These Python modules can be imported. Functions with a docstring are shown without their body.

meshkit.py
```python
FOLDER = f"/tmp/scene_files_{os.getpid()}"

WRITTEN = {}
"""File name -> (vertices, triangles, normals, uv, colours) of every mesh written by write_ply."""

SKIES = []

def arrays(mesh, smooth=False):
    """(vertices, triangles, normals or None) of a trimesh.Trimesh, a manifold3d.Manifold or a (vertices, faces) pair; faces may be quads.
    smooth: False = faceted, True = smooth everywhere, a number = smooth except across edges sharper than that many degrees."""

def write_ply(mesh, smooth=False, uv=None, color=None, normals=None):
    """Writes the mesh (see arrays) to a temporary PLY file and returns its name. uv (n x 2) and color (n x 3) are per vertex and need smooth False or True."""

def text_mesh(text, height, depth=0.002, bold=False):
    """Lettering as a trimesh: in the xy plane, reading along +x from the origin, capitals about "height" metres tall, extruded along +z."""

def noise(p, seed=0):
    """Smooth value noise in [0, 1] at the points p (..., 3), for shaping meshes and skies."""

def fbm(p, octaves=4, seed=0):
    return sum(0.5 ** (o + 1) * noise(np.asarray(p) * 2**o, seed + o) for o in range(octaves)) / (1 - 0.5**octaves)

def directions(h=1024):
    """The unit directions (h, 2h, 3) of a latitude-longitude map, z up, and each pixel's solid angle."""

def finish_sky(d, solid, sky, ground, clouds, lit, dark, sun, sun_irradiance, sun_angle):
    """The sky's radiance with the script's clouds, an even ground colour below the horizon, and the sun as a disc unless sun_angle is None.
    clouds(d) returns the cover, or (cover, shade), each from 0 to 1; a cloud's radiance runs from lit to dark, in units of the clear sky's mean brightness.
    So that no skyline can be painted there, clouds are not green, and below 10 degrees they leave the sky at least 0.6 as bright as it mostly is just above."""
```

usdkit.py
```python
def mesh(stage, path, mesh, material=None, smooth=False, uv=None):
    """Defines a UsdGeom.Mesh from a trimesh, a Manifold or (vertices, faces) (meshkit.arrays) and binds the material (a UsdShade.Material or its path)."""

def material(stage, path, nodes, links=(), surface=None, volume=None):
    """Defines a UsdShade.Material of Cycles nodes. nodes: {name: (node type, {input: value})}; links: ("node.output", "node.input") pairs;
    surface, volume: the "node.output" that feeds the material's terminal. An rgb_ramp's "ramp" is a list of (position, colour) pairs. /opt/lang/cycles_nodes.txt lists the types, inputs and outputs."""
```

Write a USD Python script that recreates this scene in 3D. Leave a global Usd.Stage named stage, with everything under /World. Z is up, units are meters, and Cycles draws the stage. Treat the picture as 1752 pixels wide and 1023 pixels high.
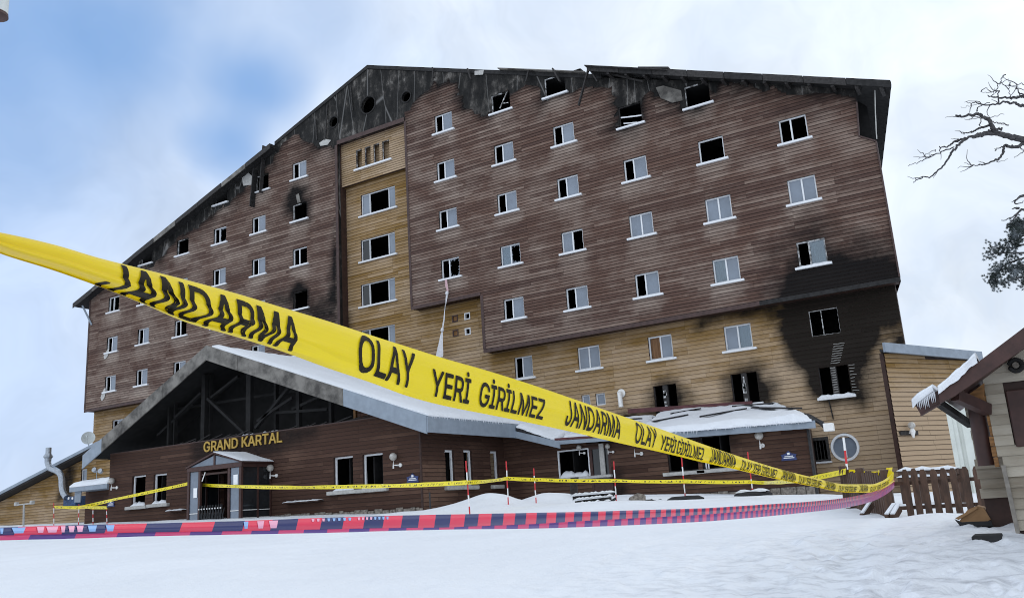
import math, random
import numpy as np
import trimesh
import shapely
from shapely.geometry import Polygon, box as sbox, LineString, Point
from shapely.ops import unary_union
from scipy.interpolate import RBFInterpolator
import usdkit, meshkit
from pxr import Gf, Sdf, Usd, UsdGeom, UsdLux, UsdShade, Vt

rng = random.Random(7)
nrng = np.random.default_rng(7)
stage = Usd.Stage.CreateInMemory()
UsdGeom.SetStageUpAxis(stage, 'Z')
UsdGeom.Xform.Define(stage, '/World')
T = Sdf.ValueTypeNames

# ------------------------------------------------------------------ camera (at the origin, looking north-west and up at the facade)
FPX = 1482.7
YAW, PITCH, ROLL = -0.533096, 0.2360555, -0.0646795
_f = np.array([math.cos(PITCH) * math.sin(YAW), math.cos(PITCH) * math.cos(YAW), math.sin(PITCH)])
_r0 = np.array([math.cos(YAW), -math.sin(YAW), 0.0])
_u0 = np.cross(_r0, _f)
_r = math.cos(ROLL) * _r0 + math.sin(ROLL) * _u0
_u = -math.sin(ROLL) * _r0 + math.cos(ROLL) * _u0
cam = UsdGeom.Camera.Define(stage, '/World/camera')
cam.CreateHorizontalApertureAttr(36.0)
cam.CreateVerticalApertureAttr(36.0 * 597 / 1024)
cam.CreateFocalLengthAttr(36.0 * FPX / 1752)
cam.CreateClippingRangeAttr(Gf.Vec2f(0.05, 20000))
cam.AddTransformOp().Set(Gf.Matrix4d(*_r, 0, *_u, 0, *(-_f), 0, 0, 0, 0, 1))
cam.CreateExposureAttr(0.27)


def ray(x, y):
    return _f + (x - 876) / FPX * _r - (y - 511.5) / FPX * _u


def onY(x, y, D):
    d = ray(x, y)
    return d * (D / d[1])


def onZ(x, y, Z):
    return ray(x, y) * Z


def onPlane(x, y, p0, n):
    d = ray(x, y)
    return d * (np.dot(p0, n) / np.dot(d, n))


def proj(p):
    p = np.asarray(p, float)
    w = p @ _f
    return 876 + FPX * (p @ _r) / w, 511.5 - FPX * (p @ _u) / w


# ------------------------------------------------------------------ sky, sun
SUN = np.array([0.62, 0.55, 0.56])
SUN /= np.linalg.norm(SUN)
SUN_EL, SUN_ROT = math.asin(SUN[2]), math.atan2(SUN[0], SUN[1])
SKY_STRENGTH = 0.10
dome = UsdLux.DomeLight.Define(stage, '/World/sky')
holes = [((70, 30), 15.0, 0.5, .66), ((-260, 120), 15.0, 1.0, .5), ((440, 150), 4.0, 0.2, .8), ((390, 258), 3.2, 0.2, .75), ((540, 30), 6.5, .2, .40), ((265, 55), 7.0, .3, .35), ((180, 75), 5.0, .3, .35)]
nodes = {
    'tc': ('texture_coordinate', {}),
    'sky': ('sky_texture', {'sky_type': 'single_scattering', 'sun_disc': False, 'sun_elevation': SUN_EL, 'sun_rotation': SUN_ROT, 'aerosol_density': 1.0}),
    'wn': ('noise_texture', {'scale': 7.0, 'detail': 3.0, 'roughness': 0.5}),
    'wc': ('vector_math', {'math_type': 'subtract', 'vector2': (0.5, 0.5, 0.5)}),
    'ws': ('vector_math', {'math_type': 'scale', 'scale': 0.16}),
    'ws2': ('vector_math', {'math_type': 'scale', 'scale': 0.06}), 'wn2': ('noise_texture', {'scale': 9.0, 'detail': 2.5, 'roughness': .5}), 'wc2': ('vector_math', {'math_type': 'subtract', 'vector2': (.5, .5, .5)}), 'wa2': ('vector_math', {'math_type': 'add'}), 'wnm2': ('vector_math', {'math_type': 'normalize'}),
    'wa': ('vector_math', {'math_type': 'add'}),
    'wnm': ('vector_math', {'math_type': 'normalize'}),
    'n1': ('noise_texture', {'scale': 5.5, 'detail': 6.0, 'roughness': 0.55, 'distortion': 0.3}),
    'n1r': ('map_range', {'clamp': True, 'from_min': 0.36, 'from_max': 0.60, 'to_min': 0.80, 'to_max': 1.0}),
    'dr': ('vector_math', {'math_type': 'dot_product', 'vector2': tuple(ray(-300, 560) / np.linalg.norm(ray(-300, 560)))}),
    'drr': ('map_range', {'clamp': True, 'from_min': 0.62, 'from_max': 1.0, 'to_min': 0.0, 'to_max': 1.0}),
    'cc': ('mix_color', {'a': (7.3, 7.9, 8.6), 'b': (5.5, 6.5, 8.2)}),
    'n2': ('noise_texture', {'scale': 3.6, 'detail': 7.0, 'roughness': 0.58, 'distortion': 0.7}),
    'n2r': ('map_range', {'clamp': True, 'from_min': 0.33, 'from_max': 0.68, 'to_min': 0.87, 'to_max': 1.2}),
    'ccs': ('vector_math', {'math_type': 'scale'}),
    'blue': ('mix_color', {'fac': 0.85, 'b': (1.75, 3.6, 7.0)}),
    'mix': ('mix_color', {}),
    'bg': ('background_shader', {'strength': SKY_STRENGTH}),
}
links = [('tc.generated', 'wn.vector'), ('wn.color', 'wc.vector1'), ('wc.vector', 'ws.vector1'), ('tc.generated', 'wn2.vector'), ('wn2.color', 'wc2.vector1'), ('wc2.vector', 'ws2.vector1'), ('ws2.vector', 'wa2.vector2'), ('tc.generated', 'wa2.vector1'), ('wa2.vector', 'wnm2.vector1'), ('ws.vector', 'wa.vector2'), ('tc.generated', 'wa.vector1'), ('wa.vector', 'wnm.vector1'),
         ('wnm.vector', 'n1.vector'), ('n1.fac', 'n1r.value'), ('tc.generated', 'dr.vector1'), ('dr.value', 'drr.value'), ('drr.result', 'cc.fac'),
         ('wnm.vector', 'n2.vector'), ('n2.fac', 'n2r.value'), ('cc.result', 'ccs.vector1'), ('n2r.result', 'ccs.scale'), ('sky.color', 'blue.a'), ('blue.result', 'mix.a'), ('ccs.vector', 'mix.b'), ('mix.result', 'bg.color')]
prev = 'n1r.result'
for k, ((hx, hy), ro, ri, st) in enumerate(holes):
    d = ray(hx, hy)
    d = d / np.linalg.norm(d)
    nodes[f'h{k}'] = ('vector_math', {'math_type': 'dot_product', 'vector2': tuple(d)})
    nodes[f'hr{k}'] = ('map_range', {'clamp': True, 'from_min': math.cos(math.radians(ro)), 'from_max': math.cos(math.radians(ri)), 'to_min': 1.0, 'to_max': 1.0 - st})
    nodes[f'hr{k}'][1].update(to_min=0.0, to_max=1.0)
    nodes[f'hq{k}'] = ('math', {'math_type': 'power', 'value2': 1.6})
    nodes[f'hs{k}'] = ('math', {'math_type': 'multiply_add', 'value2': -st, 'value3': 1.0})
    nodes[f'hm{k}'] = ('math', {'math_type': 'multiply'})
    links += [('wnm2.vector' if ro < 7.5 else 'wnm.vector', f'h{k}.vector1'), (f'h{k}.value', f'hr{k}.value'), (f'hr{k}.result', f'hq{k}.value1'), (f'hq{k}.value', f'hs{k}.value1'), (prev, f'hm{k}.value1'), (f'hs{k}.value', f'hm{k}.value2')]
    prev = f'hm{k}.value'
links.append((prev, 'mix.fac'))
UsdGeom.Scope.Define(stage, '/World/Looks')
skymat = usdkit.material(stage, '/World/Looks/sky_look', nodes, links, surface='bg.background')
UsdShade.MaterialBindingAPI.Apply(dome.GetPrim()).Bind(skymat)
dome.GetPrim().SetCustomDataByKey('kind', 'structure')
sun = UsdLux.DistantLight.Define(stage, '/World/sun')
sun.CreateNormalizeAttr(True)
sun.CreateIntensityAttr(0.12)
sun.CreateAngleAttr(25.0)
sun.CreateColorAttr(Gf.Vec3f(1.0, 0.96, 0.9))
z = SUN
x = np.cross([0, 0, 1], z)
x /= np.linalg.norm(x)
y = np.cross(z, x)
sun.AddTransformOp().Set(Gf.Matrix4d(*x, 0, *y, 0, *z, 0, 0, 0, 0, 1))
# ------------------------------------------------------------------ naming helpers
taken = {}


def numbered(parent, name):
    key = parent + '/' + name
    n = taken.get(key, 0)
    taken[key] = n + 1
    return key if n == 0 else f'{key}_{n:03d}'


def thing(name, label, cat, group=None, kind=None, loc=(0, 0, 0)):
    x = UsdGeom.Xform.Define(stage, numbered('/World', name))
    if any(loc):
        x.AddTranslateOp().Set(Gf.Vec3d(*map(float, loc)))
    p = x.GetPrim()
    dress(p, label, cat, group, kind)
    return p


def dress(p, label=None, cat=None, group=None, kind=None):
    for k, v in (('label', label), ('category', cat), ('group', group), ('kind', kind)):
        if v:
            p.SetCustomDataByKey(k, v)
    return p


M = {}


class MB:
    def __init__(s):
        s.v, s.f, s.c, s.n, s.uv = [], [], [], 0, []

    def add(s, v, f, c=None, uv=None):
        v = np.asarray(v, float).reshape(-1, 3)
        f = np.asarray(f, int)
        if f.shape[1] == 4:
            f = np.vstack([f[:, [0, 1, 2]], f[:, [0, 2, 3]]])
        s.v.append(v)
        s.f.append(f + s.n)
        s.n += len(v)
        if c is not None:
            s.c.append(np.asarray(c, float).reshape(-1, 3))
        if uv is not None:
            s.uv.append(np.asarray(uv, float).reshape(-1, 2))
        return s

    def mesh(s, m):
        return s.add(m.vertices, m.faces)

    def box(s, a, b):
        a, b = np.minimum(a, b), np.maximum(a, b)
        x0, y0, z0 = a
        x1, y1, z1 = b
        v = [(x0, y0, z0), (x1, y0, z0), (x1, y1, z0), (x0, y1, z0), (x0, y0, z1), (x1, y0, z1), (x1, y1, z1), (x0, y1, z1)]
        return s.add(v, [(3, 2, 1, 0), (4, 5, 6, 7), (0, 1, 5, 4), (1, 2, 6, 5), (2, 3, 7, 6), (3, 0, 4, 7)])

    def rbox(s, a, b, r=0.01):
        """box with chamfered edges"""
        a, b = np.minimum(a, b), np.maximum(a, b)
        c, h = (a + b) / 2, (b - a) / 2
        r = min(r, *(h * 0.9))
        pts = []
        for sx in (-1, 1):
            for sy in (-1, 1):
                for sz in (-1, 1):
                    k = np.array([sx, sy, sz])
                    for ax in range(3):
                        q = h - r
                        q = q.copy()
                        q[ax] = h[ax]
                        pts.append(c + k * q)
        hull = trimesh.convex.convex_hull(np.array(pts))
        return s.mesh(hull)

    def bar(s, p, q, w, h, up=(0, 0, 1)):
        p, q = np.asarray(p, float), np.asarray(q, float)
        d = q - p
        d /= np.linalg.norm(d)
        a = np.cross(d, up)
        if np.linalg.norm(a) < 1e-6:
            a = np.cross(d, (1, 0, 0))
        a /= np.linalg.norm(a)
        b = np.cross(a, d)
        v = []
        for o in (p, q):
            for sa, sb in ((-1, -1), (1, -1), (1, 1), (-1, 1)):
                v.append(o + a * sa * w / 2 + b * sb * h / 2)
        return s.add(v, [(3, 2, 1, 0), (4, 5, 6, 7), (0, 1, 5, 4), (1, 2, 6, 5), (2, 3, 7, 6), (3, 0, 4, 7)])

    def tube(s, pts, r, sides=8, caps=True):
        p = np.asarray(pts, float)
        t = np.gradient(p, axis=0)
        t /= np.linalg.norm(t, axis=1, keepdims=True) + 1e-12
        ref = np.array([0, 0, 1.0]) if abs(t[:, 2]).mean() < .8 else np.array([1.0, 0, 0])
        a = np.cross(t, ref)
        a /= np.linalg.norm(a, axis=1, keepdims=True) + 1e-12
        b = np.cross(t, a)
        ang = np.arange(sides) * 2 * np.pi / sides
        rr = np.broadcast_to(r, (len(p),))[:, None, None]
        v = p[:, None] + rr * (np.cos(ang)[None, :, None] * a[:, None] + np.sin(ang)[None, :, None] * b[:, None])
        i, j = np.meshgrid(np.arange(len(p) - 1), np.arange(sides), indexing='ij')
        q = np.stack([i * sides + j, (i + 1) * sides + j, (i + 1) * sides + (j + 1) % sides, i * sides + (j + 1) % sides], -1).reshape(-1, 4)
        vv = v.reshape(-1, 3)
        if caps:
            n = len(vv)
            vv = np.vstack([vv, p[0], p[-1]])
            f = np.vstack([q[:, [0, 1, 2]], q[:, [0, 2, 3]]])
            e = (len(p) - 1) * sides
            c0 = [(n, k, (k + 1) % sides) for k in range(sides)]
            c1 = [(n + 1, e + (k + 1) % sides, e + k) for k in range(sides)]
            return s.add(vv, np.vstack([f, c0, c1]))
        return s.add(vv, q)

    def prism(s, pts, d):
        """closed polygon of 3-D points (coplanar) pushed along the vector d"""
        p = np.asarray(pts, float)
        d = np.asarray(d, float)
        n = np.zeros(3)
        for i in range(len(p)):
            n += np.cross(p[i] - p[0], p[(i + 1) % len(p)] - p[0])
        n /= np.linalg.norm(n)
        a = p[1] - p[0]
        a /= np.linalg.norm(a)
        b = np.cross(n, a)
        poly = Polygon([((q - p[0]) @ a, (q - p[0]) @ b) for q in p])
        vv, ff = trimesh.creation.triangulate_polygon(poly, engine='earcut')
        P = p[0] + vv[:, :1] * a + vv[:, 1:2] * b
        k = len(P)
        s.add(np.vstack([P, P + d]), np.vstack([ff, ff[:, ::-1] + k]))
        m = len(p)
        s.add(np.vstack([p, p + d]), [(i, (i + 1) % m, (i + 1) % m + m, i + m) for i in range(m)])
        return s

    def wall(s, poly, y0, y1):
        """shapely polygon in (x, z), from y0 to y1"""
        for g in getattr(poly, 'geoms', [poly]):
            if g.geom_type != 'Polygon' or g.area < 1e-6:
                continue
            m = trimesh.creation.extrude_polygon(g, abs(y1 - y0), engine='earcut')
            v = m.vertices
            s.add(np.stack([v[:, 0], min(y0, y1) + v[:, 2], v[:, 1]], 1), m.faces[:, ::-1])
        return s

    def build(s, name, mat, parent=None, label=None, cat=None, group=None, kind=None, smooth=False):
        path = numbered(str(parent.GetPath()) if parent else '/World', name)
        v, f = np.vstack(s.v), np.vstack(s.f)
        if s.c or s.uv:
            m = usdkit.mesh(stage, path, (v, f), M[mat])
            if s.c:
                UsdGeom.PrimvarsAPI(m).CreatePrimvar('wear', T.Color3fArray, 'vertex').Set(Vt.Vec3fArray.FromNumpy(np.vstack(s.c).astype(np.float32)))
            if s.uv:
                UsdGeom.PrimvarsAPI(m).CreatePrimvar('st', T.TexCoord2fArray, 'vertex').Set(Vt.Vec2fArray.FromNumpy(np.vstack(s.uv).astype(np.float32)))
            if smooth:
                _, _, n = meshkit.arrays((v, f), True)
                m.CreateNormalsAttr(Vt.Vec3fArray.FromNumpy(n.astype(np.float32)))
                m.SetNormalsInterpolation('vertex')
        else:
            m = usdkit.mesh(stage, path, (v, f), M[mat], smooth=smooth)
        return dress(m.GetPrim(), label, cat, group, kind)


# ------------------------------------------------------------------ materials
def mat(name, nodes, links, surface='p.BSDF'):
    M[name] = usdkit.material(stage, '/World/Looks/' + name, nodes, links, surface=surface)


def simple(name, col, rough=.6, var=.12, scale=6., metallic=0., spec=.4, bump=0., stretch=(1, 1, 1), col2=None, lo=.35, hi=.65, bscale=None):
    c1 = tuple(np.array(col) * (1 - var)) if col2 is None else col2
    c2 = tuple(np.minimum(1, np.array(col) * (1 + var))) if col2 is None else col
    n = {'g': ('geometry', {}), 'mp': ('mapping', {'scale': stretch}), 'n': ('noise_texture', {'scale': scale, 'detail': 6., 'roughness': .62}),
         'r': ('rgb_ramp', {'ramp': [(lo, c1), (hi, c2)]}), 'p': ('principled_bsdf', {'roughness': rough, 'metallic': metallic, 'specular_ior_level': spec})}
    l = [('g.position', 'mp.vector'), ('mp.vector', 'n.vector'), ('n.fac', 'r.fac'), ('r.color', 'p.base_color')]
    if bump:
        n['n2'] = ('noise_texture', {'scale': bscale or scale * 3, 'detail': 5.})
        n['b'] = ('bump', {'strength': 1.0, 'distance': bump})
        l += [('mp.vector', 'n2.vector'), ('n2.fac', 'b.height'), ('b.normal', 'p.normal')]
    mat(name, n, l)


def siding(name, base, dark, bleached, soot=(.0075, .0072, .0075), grain=1.0, mid=.5, rust=(.30, .15, .07), along=(1.3, 1.3, 11.0)):
    """lapped boards: wear = (soot, bleaching, tone of the single board)"""
    n = {'a': ('attribute', {'attribute': 'wear'}), 's': ('separate_color', {}), 'g': ('geometry', {}),
         'mp': ('mapping', {'scale': along}), 'n': ('noise_texture', {'scale': 2.2, 'detail': 8., 'roughness': .7}),
         'mp2': ('mapping', {'scale': (1, 1, 1.4)}), 'n2': ('noise_texture', {'scale': .45, 'detail': 5., 'roughness': .6}),
         'n3': ('noise_texture', {'scale': 3.4, 'detail': 6., 'roughness': .7}),
         # peel = bleaching + streaks + tone
         'n2m': ('math', {'math_type': 'multiply', 'value2': .95}),
         'add': ('math', {'math_type': 'multiply_add', 'value2': .62 * grain}), 'add2': ('math', {'math_type': 'add'}), 'tone': ('math', {'math_type': 'multiply_add', 'value2': .30}),
         'r': ('map_range', {'clamp': True, 'from_min': mid + .12, 'from_max': mid + .68, 'to_min': 0., 'to_max': 1.}),
         'td': ('mix_color', {'a': dark, 'b': base}), 'pl': ('mix_color', {'b': bleached}),
         'rn': ('map_range', {'clamp': True, 'from_min': .60, 'from_max': .72, 'to_min': 0., 'to_max': .55}), 'rm': ('math', {'math_type': 'multiply'}),
         'ru': ('mix_color', {'b': rust}),
         'sn': ('math', {'math_type': 'multiply_add', 'value2': .5}), 'sn2': ('math', {'math_type': 'subtract', 'value2': .24}), 'sr': ('map_range', {'clamp': True, 'from_min': .06, 'from_max': .80, 'to_min': 0., 'to_max': .97}),
         'so': ('mix_color', {'b': soot}),
         'b': ('bump', {'strength': .8, 'distance': .01}), 'p': ('principled_bsdf', {'roughness': .85, 'specular_ior_level': .10})}
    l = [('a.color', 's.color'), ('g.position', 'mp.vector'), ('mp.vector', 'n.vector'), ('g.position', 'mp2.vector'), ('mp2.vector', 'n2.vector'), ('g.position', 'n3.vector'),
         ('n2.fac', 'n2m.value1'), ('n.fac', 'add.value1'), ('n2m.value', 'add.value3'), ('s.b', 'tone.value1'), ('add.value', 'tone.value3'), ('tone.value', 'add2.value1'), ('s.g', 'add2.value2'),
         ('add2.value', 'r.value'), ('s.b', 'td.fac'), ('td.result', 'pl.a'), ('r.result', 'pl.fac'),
         ('n3.fac', 'rn.value'), ('rn.result', 'rm.value1'), ('s.g', 'rm.value2'), ('rm.value', 'ru.fac'), ('pl.result', 'ru.a'),
         ('n3.fac', 'sn.value1'), ('s.r', 'sn.value3'), ('sn.value', 'sn2.value1'), ('sn2.value', 'sr.value'), ('sr.result', 'so.fac'), ('ru.result', 'so.a'), ('so.result', 'p.base_color'),
         ('n.fac', 'b.height'), ('b.normal', 'p.normal')]
    mat(name, n, l)


siding('brown_siding', (.138, .079, .059), (.092, .056, .046), (.315, .25, .21), mid=.78, grain=1.05)
siding('ochre_siding', (.27, .162, .055), (.215, .125, .040), (.43, .315, .21), mid=.66, grain=.85, rust=(.36, .19, .08))
siding('dark_brown_siding', (.078, .043, .032), (.058, .032, .024), (.16, .095, .067), mid=.80, grain=.8)
siding('grey_siding', (.36, .31, .24), (.22, .185, .14), (.48, .44, .37), mid=.62, along=(.8, .8, 8.))
simple('brown_trim', (.062, .036, .032), .7, .25, 4., bump=.003)
simple('ochre_trim', (.17, .10, .03), .7, .25, 5., bump=.003)
simple('hut_trim', (.21, .19, .165), .8, .25, 8.)
simple('groove', (.022, .014, .012), .9, .3, 5.)
simple('dark_trim', (.040, .019, .014), .65, .3, 5., bump=.003)
simple('barge_brown', (.050, .022, .018), .55, .25, 7., bump=.002, stretch=(1, 1, 1))
simple('orange_wood', (.20, .095, .030), .7, .3, 9., stretch=(1, 1, 6))
simple('charred', (.016, .015, .015), .85, .5, 5., bump=.01)
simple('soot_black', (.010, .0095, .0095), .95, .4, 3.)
simple('charred_timber', (.030, .027, .026), .8, .45, 8., bump=.01)
simple('white_frame', (.72, .73, .75), .4, .05, 9.)
simple('sooty_frame', (.72, .72, .72), .5, .1, 5., col2=(.10, .095, .09), lo=.42, hi=.62)
simple('grey_fascia', (.235, .275, .325), .5, .1, 3.)
simple('burnt_fascia', (.20, .185, .165), .7, .3, 1.6, col2=(.05, .045, .04), lo=.35, hi=.62, bump=.003)
simple('concrete', (.42, .41, .39), .85, .15, 7., bump=.004)
simple('stone', (.20, .175, .15), .9, .5, 9., bump=.015)
simple('galvanised', (.36, .39, .43), .30, .2, 9., metallic=.9)
simple('dish_white', (.52, .55, .54), .5, .08, 5.)
simple('cabin_white', (.60, .62, .57), .5, .08, 2., bump=.001)
simple('lamp_white', (.78, .77, .75), .35, .05, 8.)
simple('gold', (.42, .27, .05), .4, .2, 10., metallic=.25)
simple('dark_metal', (.03, .03, .032), .5, .3, 12., metallic=.3)
simple('pole_red', (.55, .035, .04), .45, .15, 12.)
simple('pole_white', (.78, .77, .76), .45, .06, 12.)
simple('rubber', (.016, .016, .017), .8, .3, 14.)
simple('cardboard', (.30, .175, .085), .85, .12, 9., bump=.001)
simple('bark', (.095, .09, .09), .9, .5, 14., bump=.01, col2=(.028, .027, .03))
simple('picket_wood', (.068, .037, .024), .7, .4, 7., stretch=(3, 3, .7), bump=.002)
simple('cloth', (.66, .65, .67), .9, .1, 7., bump=.004)
simple('pink_cloth', (.55, .36, .38), .9, .1, 7., bump=.004)
simple('curtain', (.46, .45, .43), .9, .14, 5., stretch=(9, 9, .2))
simple('orange_curtain', (.22, .12, .06), .9, .2, 5., stretch=(9, 9, .2))
simple('plaque_blue', (.025, .04, .13), .35, .2, 9.)
simple('paper', (.80, .81, .82), .6, .03, 9.)
simple('tar_sheet', (.022, .021, .023), .8, .4, 3., bump=.006)
simple('maroon_metal', (.085, .025, .028), .5, .3, 3.)
simple('tape_ink', (.014, .011, .006), .6, .2, 20., spec=.15)
simple('rubble_blue', (.02, .05, .12), .6, .5, 9.)
# burnt gable wall: black soot, grey plaster showing through in patches, pale runs
mat('burnt_wall', {'g': ('geometry', {}), 'n': ('noise_texture', {'scale': .5, 'detail': 8., 'roughness': .7, 'distortion': .9}), 'mp': ('mapping', {'scale': (1.5, 1.5, .55)}), 'n2': ('noise_texture', {'scale': 1.3, 'detail': 7., 'roughness': .7}),
                   'ad': ('math', {'math_type': 'multiply_add', 'value2': .65}), 'r': ('rgb_ramp', {'ramp': [(.68, (.008, .0078, .0078)), (.84, (.020, .019, .018)), (.93, (.06, .055, .05)), (1.02, (.20, .185, .17)), (1.12, (.42, .40, .37))]}),
                   'v': ('voronoi_texture', {'feature': 'distance_to_edge', 'scale': .55}), 'mpv': ('mapping', {'scale': (1.0, 1.0, .16)}), 'vr': ('map_range', {'clamp': True, 'from_min': .0, 'from_max': .012, 'to_min': .45, 'to_max': 0.}), 'mx': ('mix_color', {'b': (.30, .29, .28)}),
                   'b': ('bump', {'strength': 1., 'distance': .04}), 'p': ('principled_bsdf', {'roughness': .9, 'specular_ior_level': .2})},
    [('g.position', 'n.vector'), ('g.position', 'mp.vector'), ('mp.vector', 'n2.vector'), ('n.fac', 'ad.value1'), ('n2.fac', 'ad.value3'), ('ad.value', 'r.fac'), ('g.position', 'mpv.vector'), ('mpv.vector', 'v.vector'), ('v.distance', 'vr.value'),
     ('vr.result', 'mx.fac'), ('r.color', 'mx.a'), ('mx.result', 'p.base_color'), ('n2.fac', 'b.height'), ('b.normal', 'p.normal')])


def snow(name, col, bscale, bdist, s2=60., d2=.004):
    mat(name, {'g': ('geometry', {}), 'n': ('noise_texture', {'scale': bscale, 'detail': 7., 'roughness': .6}), 'n2': ('noise_texture', {'scale': s2, 'detail': 3.}), 'nn': ('noise_texture', {'scale': .5, 'detail': 4.}),
               'r': ('rgb_ramp', {'ramp': [(.35, tuple(np.array(col) * .95)), (.65, col)]}), 'dp': ('vector_math', {'math_type': 'distance', 'vector2': (-1.2, 7.6, -.7)}), 'dm': ('map_range', {'clamp': True, 'from_min': .6, 'from_max': 3.6, 'to_min': .85, 'to_max': 0.}), 'dmp': ('mapping', {'scale': (3.2, 9., 3.)}), 'dn': ('noise_texture', {'scale': 1., 'detail': 8., 'roughness': .68}), 'dr': ('map_range', {'clamp': True, 'from_min': .47, 'from_max': .70, 'to_min': 0., 'to_max': 1.}), 'dmu': ('math', {'math_type': 'multiply'}), 'dx': ('mix_color', {'b': (.40, .41, .44)}),
               'b': ('bump', {'strength': 1., 'distance': bdist}), 'b2': ('bump', {'strength': 1., 'distance': d2}), 'p': ('principled_bsdf', {'roughness': .75, 'specular_ior_level': .3, 'subsurface_weight': 0.})},
        [('g.position', 'n.vector'), ('g.position', 'n2.vector'), ('g.position', 'nn.vector'), ('nn.fac', 'r.fac'), ('g.position', 'dp.vector1'), ('dp.value', 'dm.value'), ('g.position', 'dmp.vector'), ('dmp.vector', 'dn.vector'), ('dn.fac', 'dr.value'), ('dr.result', 'dmu.value1'), ('dm.result', 'dmu.value2'), ('dmu.value', 'dx.fac'), ('r.color', 'dx.a'), ('dx.result', 'p.base_color'), ('n.fac', 'b.height'), ('b.normal', 'b2.normal'), ('n2.fac', 'b2.height'), ('b2.normal', 'p.normal')])


snow('snow_ground', (.80, .822, .858), 2.2, .06)
snow('snow_roof', (.79, .81, .845), 5., .03)


def glass(name, tint, refl, rough=.03):
    mat(name, {'lw': ('layer_weight', {'blend': .35}), 'm': ('map_range', {'clamp': True, 'from_min': 0., 'from_max': 1., 'to_min': refl, 'to_max': 1.}), 'g': ('glossy_bsdf', {'roughness': rough, 'color': tint}), 't': ('transparent_bsdf', {'color': (.75, .8, .82)}), 'mx': ('mix_closure', {})},
        [('lw.fresnel', 'm.value'), ('m.result', 'mx.fac'), ('t.BSDF', 'mx.closure1'), ('g.BSDF', 'mx.closure2')], surface='mx.closure')


glass('clear_pane', (.70, .80, .92), .10, .05)
simple('pane_glass', (.175, .205, .25), .10, .14, .9, spec=.75)
simple('dark_glass', (.014, .016, .018), .06, .3, 1.5, spec=.6)
simple('porch_glass', (.135, .165, .21), .10, .2, 1.2, spec=.75)
# barrier tapes
mat('yellow_tape', {'uv': ('uvmap', {'attribute': 'st'}), 'mp': ('mapping', {'scale': (2., 60., 1.)}), 'n': ('noise_texture', {'scale': 1.5, 'detail': 4.}), 'r': ('rgb_ramp', {'ramp': [(.3, (.74, .55, .006)), (.7, (.86, .68, .012))]}),
                    'b': ('bump', {'strength': .5, 'distance': .002}), 'p': ('principled_bsdf', {'roughness': .28, 'specular_ior_level': .5}), 't': ('translucent_bsdf', {'color': (.82, .62, .01)}), 'mx': ('mix_closure', {'fac': .35})},
    [('uv.UV', 'mp.vector'), ('mp.vector', 'n.vector'), ('n.fac', 'r.fac'), ('r.color', 'p.base_color'), ('n.fac', 'b.height'), ('b.normal', 'p.normal'), ('p.BSDF', 'mx.closure1'), ('t.BSDF', 'mx.closure2')], surface='mx.closure')
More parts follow.
